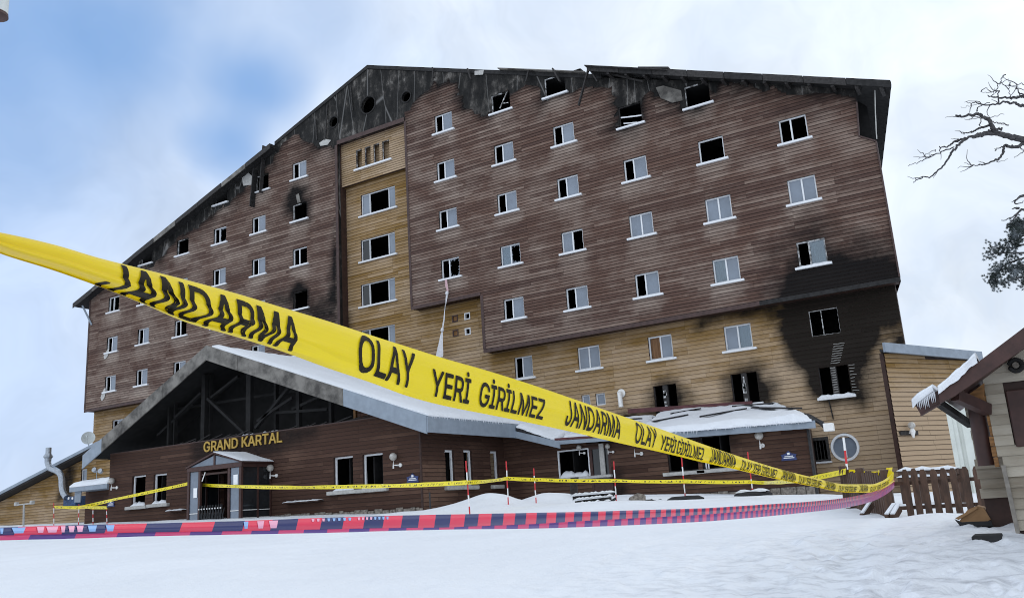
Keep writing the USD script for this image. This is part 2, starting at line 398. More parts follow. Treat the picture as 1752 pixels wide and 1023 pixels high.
mat('thin_yellow_tape', {'uv': ('uvmap', {'attribute': 'st'}), 'sx': ('separate_xyz', {}), 'mp': ('mapping', {'scale': (14., 1.5, 1.)}), 'n': ('noise_texture', {'scale': 1., 'detail': 1.}), 'gt': ('math', {'math_type': 'greater_than', 'value2': .56}),
                         'a1': ('math', {'math_type': 'subtract', 'value2': .5}), 'a2': ('math', {'math_type': 'absolute'}), 'a3': ('math', {'math_type': 'less_than', 'value2': .24}), 'mu': ('math', {'math_type': 'multiply'}),
                         'mx': ('mix_color', {'a': (.78, .64, .015), 'b': (.05, .04, .01)}), 'p': ('principled_bsdf', {'roughness': .35})},
    [('uv.UV', 'sx.vector'), ('uv.UV', 'mp.vector'), ('mp.vector', 'n.vector'), ('n.fac', 'gt.value1'), ('sx.y', 'a1.value1'), ('a1.value', 'a2.value1'), ('a2.value', 'a3.value1'), ('a3.value', 'mu.value1'), ('gt.value', 'mu.value2'), ('mu.value', 'mx.fac'), ('mx.result', 'p.base_color')])
for nm, cr, cn in (('stripe_tape', (.70, .035, .085), (.016, .021, .105)), ('stripe_tape_under', (.60, .045, .16), (.085, .030, .20))):
    mat(nm, {'uv': ('uvmap', {'attribute': 'st'}), 'sx': ('separate_xyz', {}), 'fr': ('math', {'math_type': 'fraction'}), 'lt': ('math', {'math_type': 'less_than', 'value2': .5}),
             'mx': ('mix_color', {'a': cn, 'b': cr}), 'p': ('principled_bsdf', {'roughness': .3, 'specular_ior_level': .45})},
        [('uv.UV', 'sx.vector'), ('sx.x', 'fr.value1'), ('fr.value', 'lt.value1'), ('lt.value', 'mx.fac'), ('mx.result', 'p.base_color')])
simple('ink_blue', (.25, .42, .72), .35, .05, 9.)
simple('ink_pink', (.80, .38, .52), .35, .05, 9.)
mat('needles', {'g': ('geometry', {}), 'n': ('noise_texture', {'scale': 5., 'detail': 3.}), 'r': ('rgb_ramp', {'ramp': [(.36, (.03, .04, .038)), (.52, (.085, .10, .105)), (.66, (.36, .39, .43))]}), 'p': ('principled_bsdf', {'roughness': .7}), 't': ('translucent_bsdf', {'color': (.04, .06, .04)}), 'mx': ('mix_closure', {'fac': .2})},
    [('g.position', 'n.vector'), ('n.fac', 'r.fac'), ('r.color', 'p.base_color'), ('p.BSDF', 'mx.closure1'), ('t.BSDF', 'mx.closure2')], surface='mx.closure')

# ------------------------------------------------------------------ ground
ctrl = [onY(187, 894, 28), onY(450, 884, 28), onY(722, 873, 28), onY(868, 872, 34), onY(1052, 850, 33.5), onY(1200, 845, 33.5), onY(1385, 850, 34.2), onZ(1440, 852, 36), onZ(1535, 886, 11.8), onZ(1455, 870, 14.2), onY(1720, 913, 9.1), onY(1700, 913, 9.1), onY(1790, 912, 9.1), onY(1640, 906, 9.5), onZ(1610, 886, 11.4),
        onZ(1288, 850, 28), onZ(1174, 857, 28), onZ(1050, 856, 27), onZ(803, 884, 26), onZ(30, 906, 45), onZ(-200, 915, 48), onZ(876, 1040, 7), onZ(60, 1040, 7.2), onZ(1720, 1040, 5.6), np.array([0, 0, -1.02]), np.array([-6, 1, -1.0]), np.array([8, 2, -.95]),
        np.array([20, 14, -.9]), np.array([0, -25, -1.9]), np.array([-30, -20, -1.6]), np.array([30, -20, -1.8]), np.array([-70, 20, .9]), np.array([-60, 60, .8]), np.array([0, 70, -1.5]), np.array([40, 60, -2.]), np.array([-35, 12, -.25]), np.array([45, 15, -1.4])]
ctrl = np.array(ctrl)
rbf = RBFInterpolator(ctrl[:, :2], ctrl[:, 2], kernel='thin_plate_spline', smoothing=.02)
bumps = []


def bump_at(px, py, Z, h, s, s2=None):
    p = onZ(px, py, Z)
    bumps.append((p[0], p[1], h, s, s2 or s))


bump_at(840, 880, 30.5, .44, 1.5, .8)
bump_at(800, 884, 29.5, .25, 1.6, .9)
bump_at(925, 872, 31.5, .32, .9, .8)
bump_at(985, 868, 31.5, .2, .8, .8)
bump_at(1605, 897, 11.0, .05, .4, .25)


prints = []
_pr = random.Random(31)
for k in range(46):
    px_, py_ = _pr.uniform(1330, 1760), _pr.uniform(905, 1030)
    if px_ < 1500 and _pr.random() < .6:
        continue
    Z_ = np.interp(py_, [905, 1030], [9.6, 5.6])
    w_ = onZ(px_, py_, Z_)
    t_ = _pr.choice((.4, .9, 2.2)) + _pr.gauss(0, .25)
    prints.append((w_[0], w_[1], math.cos(t_), math.sin(t_)))
for k in range(14):      # an older track leading to the hall
    w_ = onZ(520 + k * 27, 938 - k * 2.2, 13.5 + k * .45)
    prints.append((w_[0] + .12 * (-1) ** k, w_[1], .8, .6))


def ground_z(x, y):
    x, y = np.asarray(x, float), np.asarray(y, float)
    p = np.stack([np.clip(x, -75, 45), np.clip(y, -28, 70)], -1).reshape(-1, 2)
    z = rbf(p).reshape(x.shape)
    d = np.hypot(x, y)
    q = np.stack([x, y, np.zeros_like(x)], -1)
    z = z + (meshkit.fbm(q * .35, 3, 3) - .5) * .16 * np.clip(d / 6, .3, 1) * np.where((x > -4) & (d < 16), .45, 1.) + (meshkit.fbm(q * 1.3, 3, 5) - .5) * .05
    # trodden snow at the right, in front of the hut
    tr = np.exp(-(((x + 1.6) / 2.6) ** 2 + ((y - 7.6) / 3.2) ** 2))
    z = z + tr * (meshkit.fbm(q * 4.5, 3, 9) - .55) * .11
    for fx, fy, ca, sa in prints:
        dx, dy = x - fx, y - fy
        a_, b_ = (dx * ca + dy * sa) / .15, (-dx * sa + dy * ca) / .065
        e_ = a_ * a_ + b_ * b_
        z = z - .032 * np.exp(-e_ ** 2) + .011 * np.exp(-(np.sqrt(e_) - 1.5) ** 2 * 4)
    for bx, by, h, s, s2 in bumps:
        g = np.exp(-(((x - bx) / s) ** 2 + ((y - by) / s2) ** 2))
        z = z + h * g * (.8 + .4 * meshkit.fbm(q * 1.1, 2, 4))
    z = z - np.clip(d - 90, 0, None) * .03
    return z


ang = np.linspace(0, 2 * np.pi, 721)[:-1]
dense = np.abs((ang - math.atan2(_f[1], _f[0]) + np.pi) % (2 * np.pi) - np.pi) < .75
ang = np.sort(np.concatenate([ang[~dense][::4], np.linspace(math.atan2(_f[1], _f[0]) - .75, math.atan2(_f[1], _f[0]) + .75, 520)]))
rad = np.concatenate([np.geomspace(.3, 6, 40)[:-1], np.geomspace(6, 16, 150)[:-1], np.geomspace(16, 60, 150)[:-1], np.geomspace(60, 2500, 40)])
RR, AA = np.meshgrid(rad, ang, indexing='ij')
gx, gy = RR * np.cos(AA), RR * np.sin(AA)
gz = ground_z(gx, gy)
na = len(ang)
i, j = np.meshgrid(np.arange(len(rad) - 1), np.arange(na), indexing='ij')
q = np.stack([i * na + j, (i + 1) * na + j, (i + 1) * na + (j + 1) % na, i * na + (j + 1) % na], -1).reshape(-1, 4)
gv = np.stack([gx, gy, gz], -1).reshape(-1, 3)
gv = np.vstack([gv, [[0, 0, gz[0].mean()]]])
c0 = np.array([(len(gv) - 1, k, (k + 1) % na) for k in range(na)])
mb = MB().add(gv, np.vstack([q[:, [0, 1, 2]], q[:, [0, 2, 3]], c0]))
mb.build('snowy_ground', 'snow_ground', kind='structure', smooth=True)


def gz1(p):
    return float(ground_z(np.array([p[0]]), np.array([p[1]]))[0])


# ------------------------------------------------------------------ siding builder
def px_poly(pts, Y):
    return Polygon([(onY(a, b, Y)[0], onY(a, b, Y)[2]) for a, b in pts]).buffer(0)


def sootfield(spots):
    """spots: (polygon in wall coordinates, softness, strength)"""
    def fn(s, z):
        out = np.zeros(len(s))
        pts = shapely.points(s, z)
        nz = (meshkit.fbm(np.stack([s * 1.1, z * 1.1, 0 * s], 1), 4, 2) - .5)
        for poly, soft, st in spots:
            d = shapely.distance(poly, pts)
            ins = shapely.contains(poly, pts)
            d = np.where(ins, -shapely.distance(poly.boundary, pts), d) + nz * soft * 1.2
            t = np.clip((soft - d) / (1.6 * soft), 0, 1)
            out = np.maximum(out, st * t * t * (3 - 2 * t))
        return out
    return fn


def boards(poly, place, course, z0, seed, lens=(2.2, 4.6), soot=None, bleach=None, seg=.45, dmax=.036, dmin=.012, gap=.021):
    """Lapped boards over the polygon in wall coordinates (s, z). place(s, d, z) gives world points. Returns [(v, f, wear, size in view)]."""
    R = random.Random(seed)
    out = []
    x0, zz0, x1, zz1 = poly.bounds
    zs = set()
    for g in getattr(poly, 'geoms', [poly]):
        for ring in (g.exterior, *g.interiors):
            c = np.array(ring.coords)
            for a, b in zip(c[:-1], c[1:]):
                if abs(a[1] - b[1]) < 1e-3:
                    zs.add(round(a[1], 4))
    k0 = math.floor((zz0 - z0) / course)
    k1 = math.ceil((zz1 - z0) / course)
    for k in range(k0, k1):
        ca, cb = z0 + k * course, z0 + (k + 1) * course
        cuts = sorted({ca, cb, *[v for v in zs if ca + .012 < v < cb - .012]})
        joints, s = [], x0 - R.uniform(0, lens[1])
        tones = []
        while s < x1:
            joints.append(s)
            tones.append(min(1, max(0, R.gauss(.5, .26))))
            s += R.uniform(*lens)
            if R.random() < .62:
                s = max(s0_ := joints[-1] + .6, round(s / 2.03) * 2.03)
        joints.append(s)
        for a, b in zip(cuts[:-1], cuts[1:]):
            e = min(.004, (b - a) * .1)

            def spans(zv):
                r = poly.intersection(LineString([(x0 - 1, zv), (x1 + 1, zv)]))
                return sorted([(g.bounds[0], g.bounds[2]) for g in getattr(r, 'geoms', [r]) if not g.is_empty and g.length > .02])
            lo, hi = spans(a + e), spans(b - e)
            if len(lo) != len(hi) or any(abs(p[0] - q[0]) > 1.2 or abs(p[1] - q[1]) > 1.2 for p, q in zip(lo, hi)):
                lo = hi = spans((a + b) / 2)
            for (l0, l1), (h0, h1) in zip(lo, hi):
                for t in range(len(joints) - 1):
                    ja, jb = joints[t] + .003, joints[t + 1] - .003
                    if jb < min(l0, h0) or ja > max(l1, h1):
                        continue
                    A0, A1 = max(l0, ja), min(l1, jb)
                    B0, B1 = max(h0, ja), min(h1, jb)
                    if A1 - A0 < .02 and B1 - B0 < .02:
                        continue
                    A1, B1 = max(A1, A0 + .002), max(B1, B0 + .002)
                    n = max(1, int(math.ceil(max(A1 - A0, B1 - B0) / seg)))
                    u = np.linspace(0, 1, n + 1)
                    sb, st_ = A0 + (A1 - A0) * u, B0 + (B1 - B0) * u
                    db = dmax - (dmax - dmin) * (a - ca) / course
                    dt = dmax - (dmax - dmin) * (b - ca) / course
                    warp = R.uniform(-.004, .004)
                    top_ = b - gap if b > cb - .01 else b
                    P = np.vstack([place(st_, dt + warp, np.full(n + 1, max(top_, a + .01))), place(sb, db + warp, np.full(n + 1, a)), place(sb, 0., np.full(n + 1, a + .004))])
                    m = n + 1
                    kk = np.arange(n)
                    w_ = None
                    f = np.vstack([np.stack([m + kk, m + kk + 1, kk + 1, kk], 1), np.stack([2 * m + kk, 2 * m + kk + 1, m + kk + 1, m + kk], 1)])
                    s3, z3 = np.concatenate([st_, sb, sb]), np.concatenate([np.full(m, b), np.full(m, a), np.full(m, a)])
                    w = np.zeros((3 * m, 3))
                    if soot:
                        w[:, 0] = soot(s3, z3)
                    if bleach:
                        w[:, 1] = bleach(s3, z3)
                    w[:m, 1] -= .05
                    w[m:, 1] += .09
                    w[:, 2] = tones[t]
                    c = P.mean(0)
                    d = np.linalg.norm(c)
                    xx, yy = proj(c)
                    vis = 1 if (-30 < xx < 1780 and -30 < yy < 1040 and c @ _f > 0) else .001
                    out.append((P, f, w, vis * (A1 - A0) * (b - a) / d ** 2))
    return out


def backing(poly, Y, parent):
    MB().wall(poly, Y - .0015, Y + .0012).build('board_backing', 'groove', parent)


def lay(bs, parent, material, limit=300, name='board'):
    bs = sorted(bs, key=lambda b: -b[3])
    for P, f, w, _ in bs[:limit]:
        MB().add(P, f, w).build(name, material, parent)
    if bs[limit:]:
        m = MB()
        for P, f, w, _ in bs[limit:]:
            m.add(P, f, w)
        m.build('small_boards', material, parent, kind='stuff')


def facing(Y):
    return lambda s, d, z: np.stack([s, np.full(len(s), Y) - d, z], 1)


# ------------------------------------------------------------------ windows
def window(parent, x, z, w, h, Y, state='og', frame='white_frame', sill=True, depth=.10, ft=.066, mull=True, label=None, snowy=False, sillw=.18, sillmat='white_frame'):
    """A two-light window. state: one letter per light, o open, g glazed, c curtain behind glass, b broken glass, n nothing left."""
    y = Y + depth
    m = MB()
    m.box((x, y - .03, z), (x + ft, y + .04, z + h))
    m.box((x + w - ft, y - .03, z), (x + w, y + .04, z + h))
    m.box((x + ft, y - .03, z + h - ft), (x + w - ft, y + .04, z + h))
    m.box((x + ft, y - .03, z), (x + w - ft, y + .04, z + ft))
    n = len(state)
    cut = [0, .42, 1] if n == 2 and state[0] == 'o' else [k / n for k in range(n + 1)]
    if mull:
        for k in range(1, n):
            xm = x + w * cut[k]
            m.box((xm - ft * .55, y - .034, z + ft), (xm + ft * .55, y + .036, z + h - ft))
    p = m.build('window', frame, parent, label=label)
    if sill:
        MB().rbox((x - sillw, Y - .15, z - .115), (x + w + sillw, Y + .05, z - .004), .012).build('sill', sillmat, p)
        if snowy:
            snow_strip(p, x - .1, x + w + .1, Y - .13, Y + .03, z - .006)
    for k, s in enumerate(state):
        a, b = x + w * cut[k] + (ft if k == 0 else ft * .55), x + w * cut[k + 1] - (ft if k == n - 1 else ft * .55)
        if s in 'gc':
            MB().box((a, y, z + ft), (b, y + .012, z + h - ft)).build('pane', 'pane_glass' if s == 'g' else 'clear_pane', p)
        if s in 'ck':
            mm = MB()
            xs = np.linspace(a, b, 13)
            yy = y + .09 + .025 * np.sin(np.arange(13) * 2.2)
            v = [(xx, q, zz) for zz in (z, z + h) for xx, q in zip(xs, yy)]
            mm.add(v, [(i, i + 1, i + 14, i + 13) for i in range(12)])
            mm.build('curtain', 'orange_curtain' if s == 'k' else 'curtain', p)
        if s == 'b':
            R = random.Random(int(x * 100) + k)
            mm = MB()
            for side in range(4):
                N = 5
                for i in range(N):
                    t0, t1 = i / N, (i + 1) / N
                    dp = R.uniform(.04, .2)
                    L = lambda t: [(a + (b - a) * t, z + ft), (b, z + ft + (h - 2 * ft) * t), (a + (b - a) * t, z + h - ft), (a, z + ft + (h - 2 * ft) * t)][side]
                    c = np.array([(a + b) / 2, z + h / 2])
                    p0, p1 = np.array(L(t0)), np.array(L(t1))
                    q = (p0 + p1) / 2
                    q = q + (c - q) * dp * 1.6
                    mm.prism([(p0[0], y, p0[1]), (p1[0], y, p1[1]), (q[0], y, q[1])], (0, .008, 0))
            mm.build('broken_pane', 'pane_glass', p)
        if False:
            # sash swung into the room
            sw = (b - a) * .95
            c, sn = math.cos(1.95), math.sin(1.95)
            mm = MB()
            for (u0, u1, v0, v1) in ((0, .04, 0, 1), (sw - .04, sw, 0, 1), (.04, sw - .04, 0, .05), (.04, sw - .04, .95, 1)):
                p0, p1 = (a + u0 * c, y + .05 + u0 * sn), (a + u1 * c, y + .05 + u1 * sn)
                za, zb = z + ft + (h - 2 * ft) * v0, z + ft + (h - 2 * ft) * v1
                q = [(p0[0], p0[1], za), (p1[0], p1[1], za), (p1[0], p1[1], zb), (p0[0], p0[1], zb)]
                mm.prism(q, (.03 * sn, -.03 * c, 0))
            mm.build('open_sash', frame, p)
    return p


def snow_strip(parent, x0, x1, y0, y1, z, t=.05, name='snow', seed=1):
    n = max(6, int((x1 - x0) / .12))
    xs = np.linspace(x0, x1, n)
    prof = [(y0 - .015, 0), (y0 - .02, .5), ((y0 * .7 + y1 * .3), 1.0), (y1, .8), (y1, 0)]
    R = np.random.default_rng(seed + int(abs(x0 * 10)))
    hh = t * (.55 + .9 * R.random(n))
    hh[0] = hh[-1] = t * .3
    v = [(x, yy, z + hh[i] * k) for i, x in enumerate(xs) for yy, k in prof]
    f = [(i * 5 + k, (i + 1) * 5 + k, (i + 1) * 5 + k + 1, i * 5 + k + 1) for i in range(n - 1) for k in range(4)]
    return MB().add(v, f).build(name, 'snow_roof', parent, smooth=True)


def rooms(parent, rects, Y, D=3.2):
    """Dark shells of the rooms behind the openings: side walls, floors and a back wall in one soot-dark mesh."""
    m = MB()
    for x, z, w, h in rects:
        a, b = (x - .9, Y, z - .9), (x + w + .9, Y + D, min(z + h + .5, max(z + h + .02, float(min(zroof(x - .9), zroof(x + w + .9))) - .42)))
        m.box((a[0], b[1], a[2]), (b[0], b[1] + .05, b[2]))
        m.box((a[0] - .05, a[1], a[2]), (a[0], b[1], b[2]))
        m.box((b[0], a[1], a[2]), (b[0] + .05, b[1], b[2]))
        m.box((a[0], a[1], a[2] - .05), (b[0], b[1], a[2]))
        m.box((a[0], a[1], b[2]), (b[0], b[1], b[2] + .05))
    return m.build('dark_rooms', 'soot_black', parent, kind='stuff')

# ------------------------------------------------------------------ the hotel
YF, YL, YB = 40.0, 40.8, 40.4          # upper front, set-back lower front, bay in the recess
hotel = thing('hotel', 'huge fire-damaged brown timber-clad hotel with scorched gable and many white-framed windows', 'hotel')


def zroof(x):
    return np.where(np.asarray(x) < -33.45, 28.62 + .345 * (np.asarray(x) + 33.45), 28.62 - .366 * (np.asarray(x) + 33.45))


LX, RX = -62.2, -4.08
zb_left, zb_step, zb_right = 9.2, 11.8, 8.5
zt = lambda x: float(zroof(x)) - .22
nt = [onY(1497, 243, 40), onY(1470, 234, 40), onY(1466, 176, 40)]
left_wing = Polygon([(LX, zb_left), (-36.15, zb_left), (-36.15, 23.9), (-33.45, 23.9), (-33.45, zt(-33.45)), (LX, zt(LX))])
right_wing = Polygon([(-33.45, 23.9), (-30.56, 23.9), (-30.56, zb_step), (-25.63, zb_step), (-25.63, zb_right), (RX, zb_right), (RX, nt[0][2]), (nt[1][0], nt[1][2]), (nt[2][0], nt[2][2]), (nt[2][0] - .02, zt(nt[2][0])), (-33.45, zt(-33.45))])
W40, W408 = [], []   # openings (x, z, w, h)

cols = {'A': -28.43, 'B': -24.33, 'C': -20.44, 'D': -16.46, 'E': -12.38, 'F': -8.36, 'G': -40.36, 'H': -44.2, 'I': -48.1, 'J': -52.08, 'L': -56.25, 'M': -59.95}
spec = {
    'A': [(13.05, 'ob'), (16.08, 'og'), (19.14, 'og'), (22.2, 'og')],
    'B': [(9.93, 'og'), (13.0, 'cb'), (16.1, 'og'), (19.08, 'og'), (22.27, '-')],
    'C': [(9.83, 'og'), (12.95, 'go'), (16.04, 'og'), (19.13, 'og'), (22.17, '-', -20.75)],
    'D': [(9.8, 'og'), (12.95, 'gg'), (16.02, 'og'), (19.06, '-')],
    'E': [(9.74, 'cg'), (12.85, 'gg'), (15.94, 'N'), (19.05, '-', -12.75)],
    'F': [(9.76, 'oc!'), (12.82, 'gg'), (15.87, 'oo')],
    'G': [(13.28, '-'), (16.22, 'oo'), (19.33, '-'), (22.29, 'og'), (10.25, 'og')],
    'H': [(16.3, 'og'), (19.31, 'og'), (22.3, '-', -43.9), (13.3, 'og'), (10.3, 'og')],
    'I': [(16.33, 'og'), (19.38, 'ob'), (22.36, '-'), (13.32, 'og'), (10.3, 'og')],
    'J': [(10.3, 'og'), (13.31, 'oo'), (16.36, 'og'), (19.38, '-!')],
    'L': [(10.3, 'og'), (13.37, 'og'), (16.4, 'og'), (19.52, '-')],
    'M': [(10.31, 'og'), (13.31, 'og'), (16.46, 'oo')],
}
todo = []
for c, rows in spec.items():
    for row in rows:
        zz, st = row[0] + .12, row[1]
        xx = (row[2] if len(row) > 2 else cols[c]) + .18
        h = 1.16 if c not in 'DEF' else 1.19
        W40.append((xx, zz, 1.28, h))
        todo.append((xx, zz, 1.28, h, st))
rects = lambda L: unary_union([sbox(x, z, x + w, z + h) for x, z, w, h in L])
# the gable where the cladding has burnt off
burnt_px = [(205, 470), (262, 455), (306, 408), (352, 378), (388, 352), (402, 336), (430, 318), (447, 322), (452, 290), (466, 275), (482, 250), (505, 233), (530, 243), (548, 250), (565, 247), (578, 255), (692, 212), (694, 190), (705, 178), (720, 160), (745, 144), (782, 139), (787, 160),
            (800, 182), (826, 197), (842, 190), (845, 168), (868, 158), (905, 150), (925, 160), (932, 172), (958, 160), (985, 152), (1010, 150), (1050, 160), (1054, 200), (1058, 222), (1098, 205), (1098, 168), (1112, 150), (1125, 166), (1136, 175), (1165, 174), (1168, 190), (1200, 182), (1203, 158), (1240, 150), (1468, 165), (1468, 60), (628, 60), (430, 225), (205, 420)]
burnt = px_poly(burnt_px, 40)


def ragged(poly, amp, step, seed):
    out = []
    R_ = np.random.default_rng(seed)
    for g in getattr(poly, 'geoms', [poly]):
        L = g.exterior.length
        n = int(L / step)
        pts = np.array([g.exterior.interpolate(k / n, normalized=True).coords[0] for k in range(n)])
        pts = pts + R_.normal(0, amp, pts.shape) * [1.3, 1.] + (meshkit.fbm(np.column_stack([pts * .7, 0 * pts[:, 0]]), 3, seed)[:, None] - .5) * amp * 5
        out.append(Polygon(pts).buffer(0))
    return unary_union(out)


burnt = ragged(burnt, .10, .22, 5)
portholes = [(onY(571, 209, 40), .40), (onY(630, 180, 40), .60), (onY(695, 166, 40), .38)]
ph = unary_union([Point(p[0], p[2]).buffer(r) for p, r in portholes])
op40 = rects(W40)
shell = MB()
for w in (left_wing, right_wing):
    shell.wall(w.difference(op40).difference(ph), YF + .002, YF + .25)
shell.build('burnt_wall', 'burnt_wall', hotel)
for p, r in portholes:
    a = np.linspace(0, 2 * np.pi, 33)
    MB().tube(np.stack([p[0] + r * np.cos(a), np.full(33, YF - .01), p[2] + r * np.sin(a)], 1), .05, 6, caps=False).build('porthole_ring', 'charred', hotel)

soot40 = sootfield([
    (px_poly([(1541, 487), (1530, 455), (1500, 440), (1460, 434), (1428, 440), (1400, 458), (1365, 464), (1347, 486), (1338, 522), (1440, 506)], 40), 1.5, 1.0),
    (px_poly([(1310, 530), (1345, 450), (1375, 415), (1410, 410), (1440, 420), (1541, 425), (1541, 490)], 40), 2.0, .72),
    (px_poly([(1325, 530), (1350, 470), (1430, 446), (1535, 455), (1541, 490), (1440, 508)], 40), .9, 1.1),
    (px_poly([(489, 365), (492, 335), (503, 322), (520, 328), (527, 345), (527, 372), (505, 380)], 40), .8, .9),
    (px_poly([(502, 533), (500, 500), (512, 484), (526, 498), (530, 530)], 40), .5, 1.),
    (px_poly([(470, 515), (500, 505), (527, 512), (573, 520), (577, 560), (527, 550)], 40), 1.1, .72),
    (px_poly([(566, 470), (574, 380), (577, 420), (577, 560), (562, 540)], 40), .6, .85),
    (px_poly([(1050, 160), (1054, 200), (1055, 222), (1105, 208), (1110, 160)], 40), .5, .8),
    (px_poly([(770, 130), (790, 175), (826, 205), (845, 200), (850, 150)], 40), .5, .8),
    (burnt, .75, 1.0), (burnt, 1.7, .55),
])
allsills = [(x, z, w) for x, z, w, h in W40]


def bleach40(s, z):
    b = np.zeros(len(s))
    for x, zz, w in allsills:
        dx = np.maximum(np.abs(s - x - w / 2) - w / 2, 0)
        dz = np.where(z < zz, zz - z, 9)
        b = np.maximum(b, .30 * np.exp(-(dx / .22) ** 2) * np.exp(-((dz - .35) / .55) ** 2))
    # the upper right of the gable stays redder and darker, lower left paler
    b = b + .10 * np.clip((-s - 20) / 40, 0, 1)
    return b


cut40 = unary_union([op40, burnt, ph])
backing(left_wing.difference(cut40), YF, hotel)
backing(right_wing.difference(cut40), YF, hotel)
bs = boards(left_wing.difference(cut40), facing(YF), .170, 9.2, 11, soot=soot40, bleach=bleach40)
bs += boards(right_wing.difference(cut40), facing(YF), .170, 8.5, 12, soot=soot40, bleach=bleach40)
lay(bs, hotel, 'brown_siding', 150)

# lower front, set back
low_l = onY(160, 735, YL)[0]
low_r = onY(1545, 570, YL)[0]
low = unary_union([sbox(low_l, -2.2, low_r, 8.6), sbox(low_l, 8, -36.2, 9.3), sbox(-36.9, 8, -30.2, 24.2), sbox(-30.7, 8, -25.55, 11.9)])
bayz = (onY(640, 304, YB)[2], onY(640, 228, YB)[2] + .3)
lowspec = []     # x, z, w, h, state


def lowwin(p, q, st, h=1.19, trim=.18, **k):
    a, b = onY(*p, YL), onY(*q, YL)
    x, zz, w = a[0] + trim, (a[2] + b[2]) / 2 + .12, b[0] - a[0] - 2 * trim
    W408.append((x, zz, w, h))
    lowspec.append((x, zz, w, h, st, k))


lowwin((878, 652), (918, 648), 'og')
lowwin((986, 637), (1034, 632), 'gg')
lowwin((1107, 622), (1159, 614), 'kg')
lowwin((1237, 606), (1296, 597), 'gc')
lowwin((1388, 580), (1441, 574), 'oo', trim=.04, frame='sooty_frame', sill=False, ft=.03)
lowwin((1400, 685), (1466, 679), '-2', h=1.35, snowy=True)
lowwin((1250, 697), (1308, 692), '-2', h=1.45)
lowwin((1117, 712), (1168, 708), '-2', h=1.38, sill=False)
lowwin((996, 700), (1012, 699), 'g', h=.62, trim=.03, sill=False)
lowwin((1020, 698), (1038, 696), 'g', h=.62, trim=.03, sill=False)
for yy in (373, 452, 530, 610):
    lowwin((615, yy), (681, yy - 16), 'R')
    lowspec[-1] = (*lowspec[-1][:3], 1.42, *lowspec[-1][4:])
    W408[-1] = lowspec[-1][:4]
lowwin((189, 750), (213, 745), 'og', h=1.2)
sq = []
for k, (a, b) in enumerate(((779, 545), (800, 541), (780, 570), (801, 567))):
    p = onY(a, b, YL)
    sq.append((p[0] - .2, p[2] - .2, .4, .4))
bx = onY(1398, 770, YL)
boxw = (bx[0] - .45, bx[2] - .42, .9, .84)
rw = onY(1446, 765, YL)
opl = unary_union([rects(W408), rects(sq), rects([boxw]), Point(rw[0], rw[2]).buffer(.52)])
MB().wall(low.difference(opl), YL + .002, YL + .25).build('lower_wall', 'dark_trim', hotel)
bay = sbox(-36.15, bayz[0], -30.4, bayz[1])
slots = []
for a, b in ((610, 619), (625, 634), (640, 649), (655, 666)):
    p, q_ = onY(a, 287 - (a - 611) * .30, YB), onY(b, 240, YB)
    slots.append((p[0], onY(638, 281, YB)[2], q_[0] - p[0], 1.3))
MB().wall(bay.difference(rects(slots)), YB + .002, YB + .2).build('bay_wall', 'dark_trim', hotel)
MB().box((-36.15, YB + .2, bayz[0] - .02), (-30.4, YL, bayz[0] + .12)).build('bay_soffit', 'ochre_trim' if 'ochre_trim' in M else 'brown_trim', hotel)
for x, zz, w, h in slots:
    window(hotel, x, zz, w, h, YB, 'n', mull=False, sill=False, ft=.022, frame='sooty_frame', depth=.05)
MB().rbox((slots[0][0] - .15, YB - .14, slots[0][1] - .13), (slots[3][0] + slots[3][2] + .2, YB + .05, slots[0][1] - .01)).build('sill', 'white_frame', hotel)

soot408 = sootfield([
    (px_poly([(1333, 515), (1338, 545), (1345, 585), (1360, 622), (1386, 650), (1402, 684), (1470, 680), (1479, 668), (1489, 640), (1494, 592), (1501, 566), (1513, 557), (1524, 576), (1531, 600), (1556, 600), (1545, 480), (1440, 490)], YL), .8, 1.),
    (px_poly([(1360, 530), (1372, 600), (1400, 650), (1410, 672), (1460, 668), (1478, 620), (1490, 570), (1530, 530), (1530, 510)], YL), .8, 1.3),
    (px_poly([(1200, 560), (1240, 545), (1300, 537), (1338, 560), (1341, 500), (1200, 520)], YL), .6, .8),
    (px_poly([(1112, 704), (1114, 672), (1128, 655), (1150, 652), (1172, 664), (1182, 682), (1174, 704)], YL), .75, .78),
    (px_poly([(1249, 694), (1249, 655), (1262, 632), (1285, 620), (1306, 628), (1312, 655), (1316, 694)], YL), .7, .95),
    (px_poly([(1290, 640), (1320, 640), (1330, 655), (1318, 690), (1340, 705), (1300, 705)], YL), .6, .6),
    (px_poly([(1048, 722), (1060, 708), (1088, 708), (1096, 724)], YL), .5, .95),
    (px_poly([(577, 560), (590, 470), (592, 400), (586, 330), (570, 330), (570, 570)], YL), .5, .55),
    (px_poly([(577, 570), (600, 560), (598, 540), (577, 520)], YL), .5, .7),
])


def bleach408(s, z):
    top = np.where(s > -25.63, 8.4, np.where(s > -30.5, 11.7, np.where(s > -36.2, 22.5, 9.1)))
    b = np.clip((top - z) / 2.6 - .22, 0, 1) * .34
    b = np.where((s > -36.2) & (s < -30.5) & (z > 9), .12 + .10 * np.sin(z * 2.05), b)
    b = b + .20 * np.clip((s + 16) / 12, 0, 1) * np.clip((7.5 - z) / 4, 0, 1)
    return b


bs = boards(low.difference(opl), facing(YL), .205, -2.0, 21, soot=soot408, bleach=bleach408, lens=(1.6, 3.4), gap=.013)
bs += boards(bay.difference(rects(slots)), facing(YB), .150, bayz[0], 22, soot=None, bleach=lambda s, z: np.full(len(s), .30), lens=(1.6, 3.4))
lay(bs, hotel, 'ochre_siding', 150)

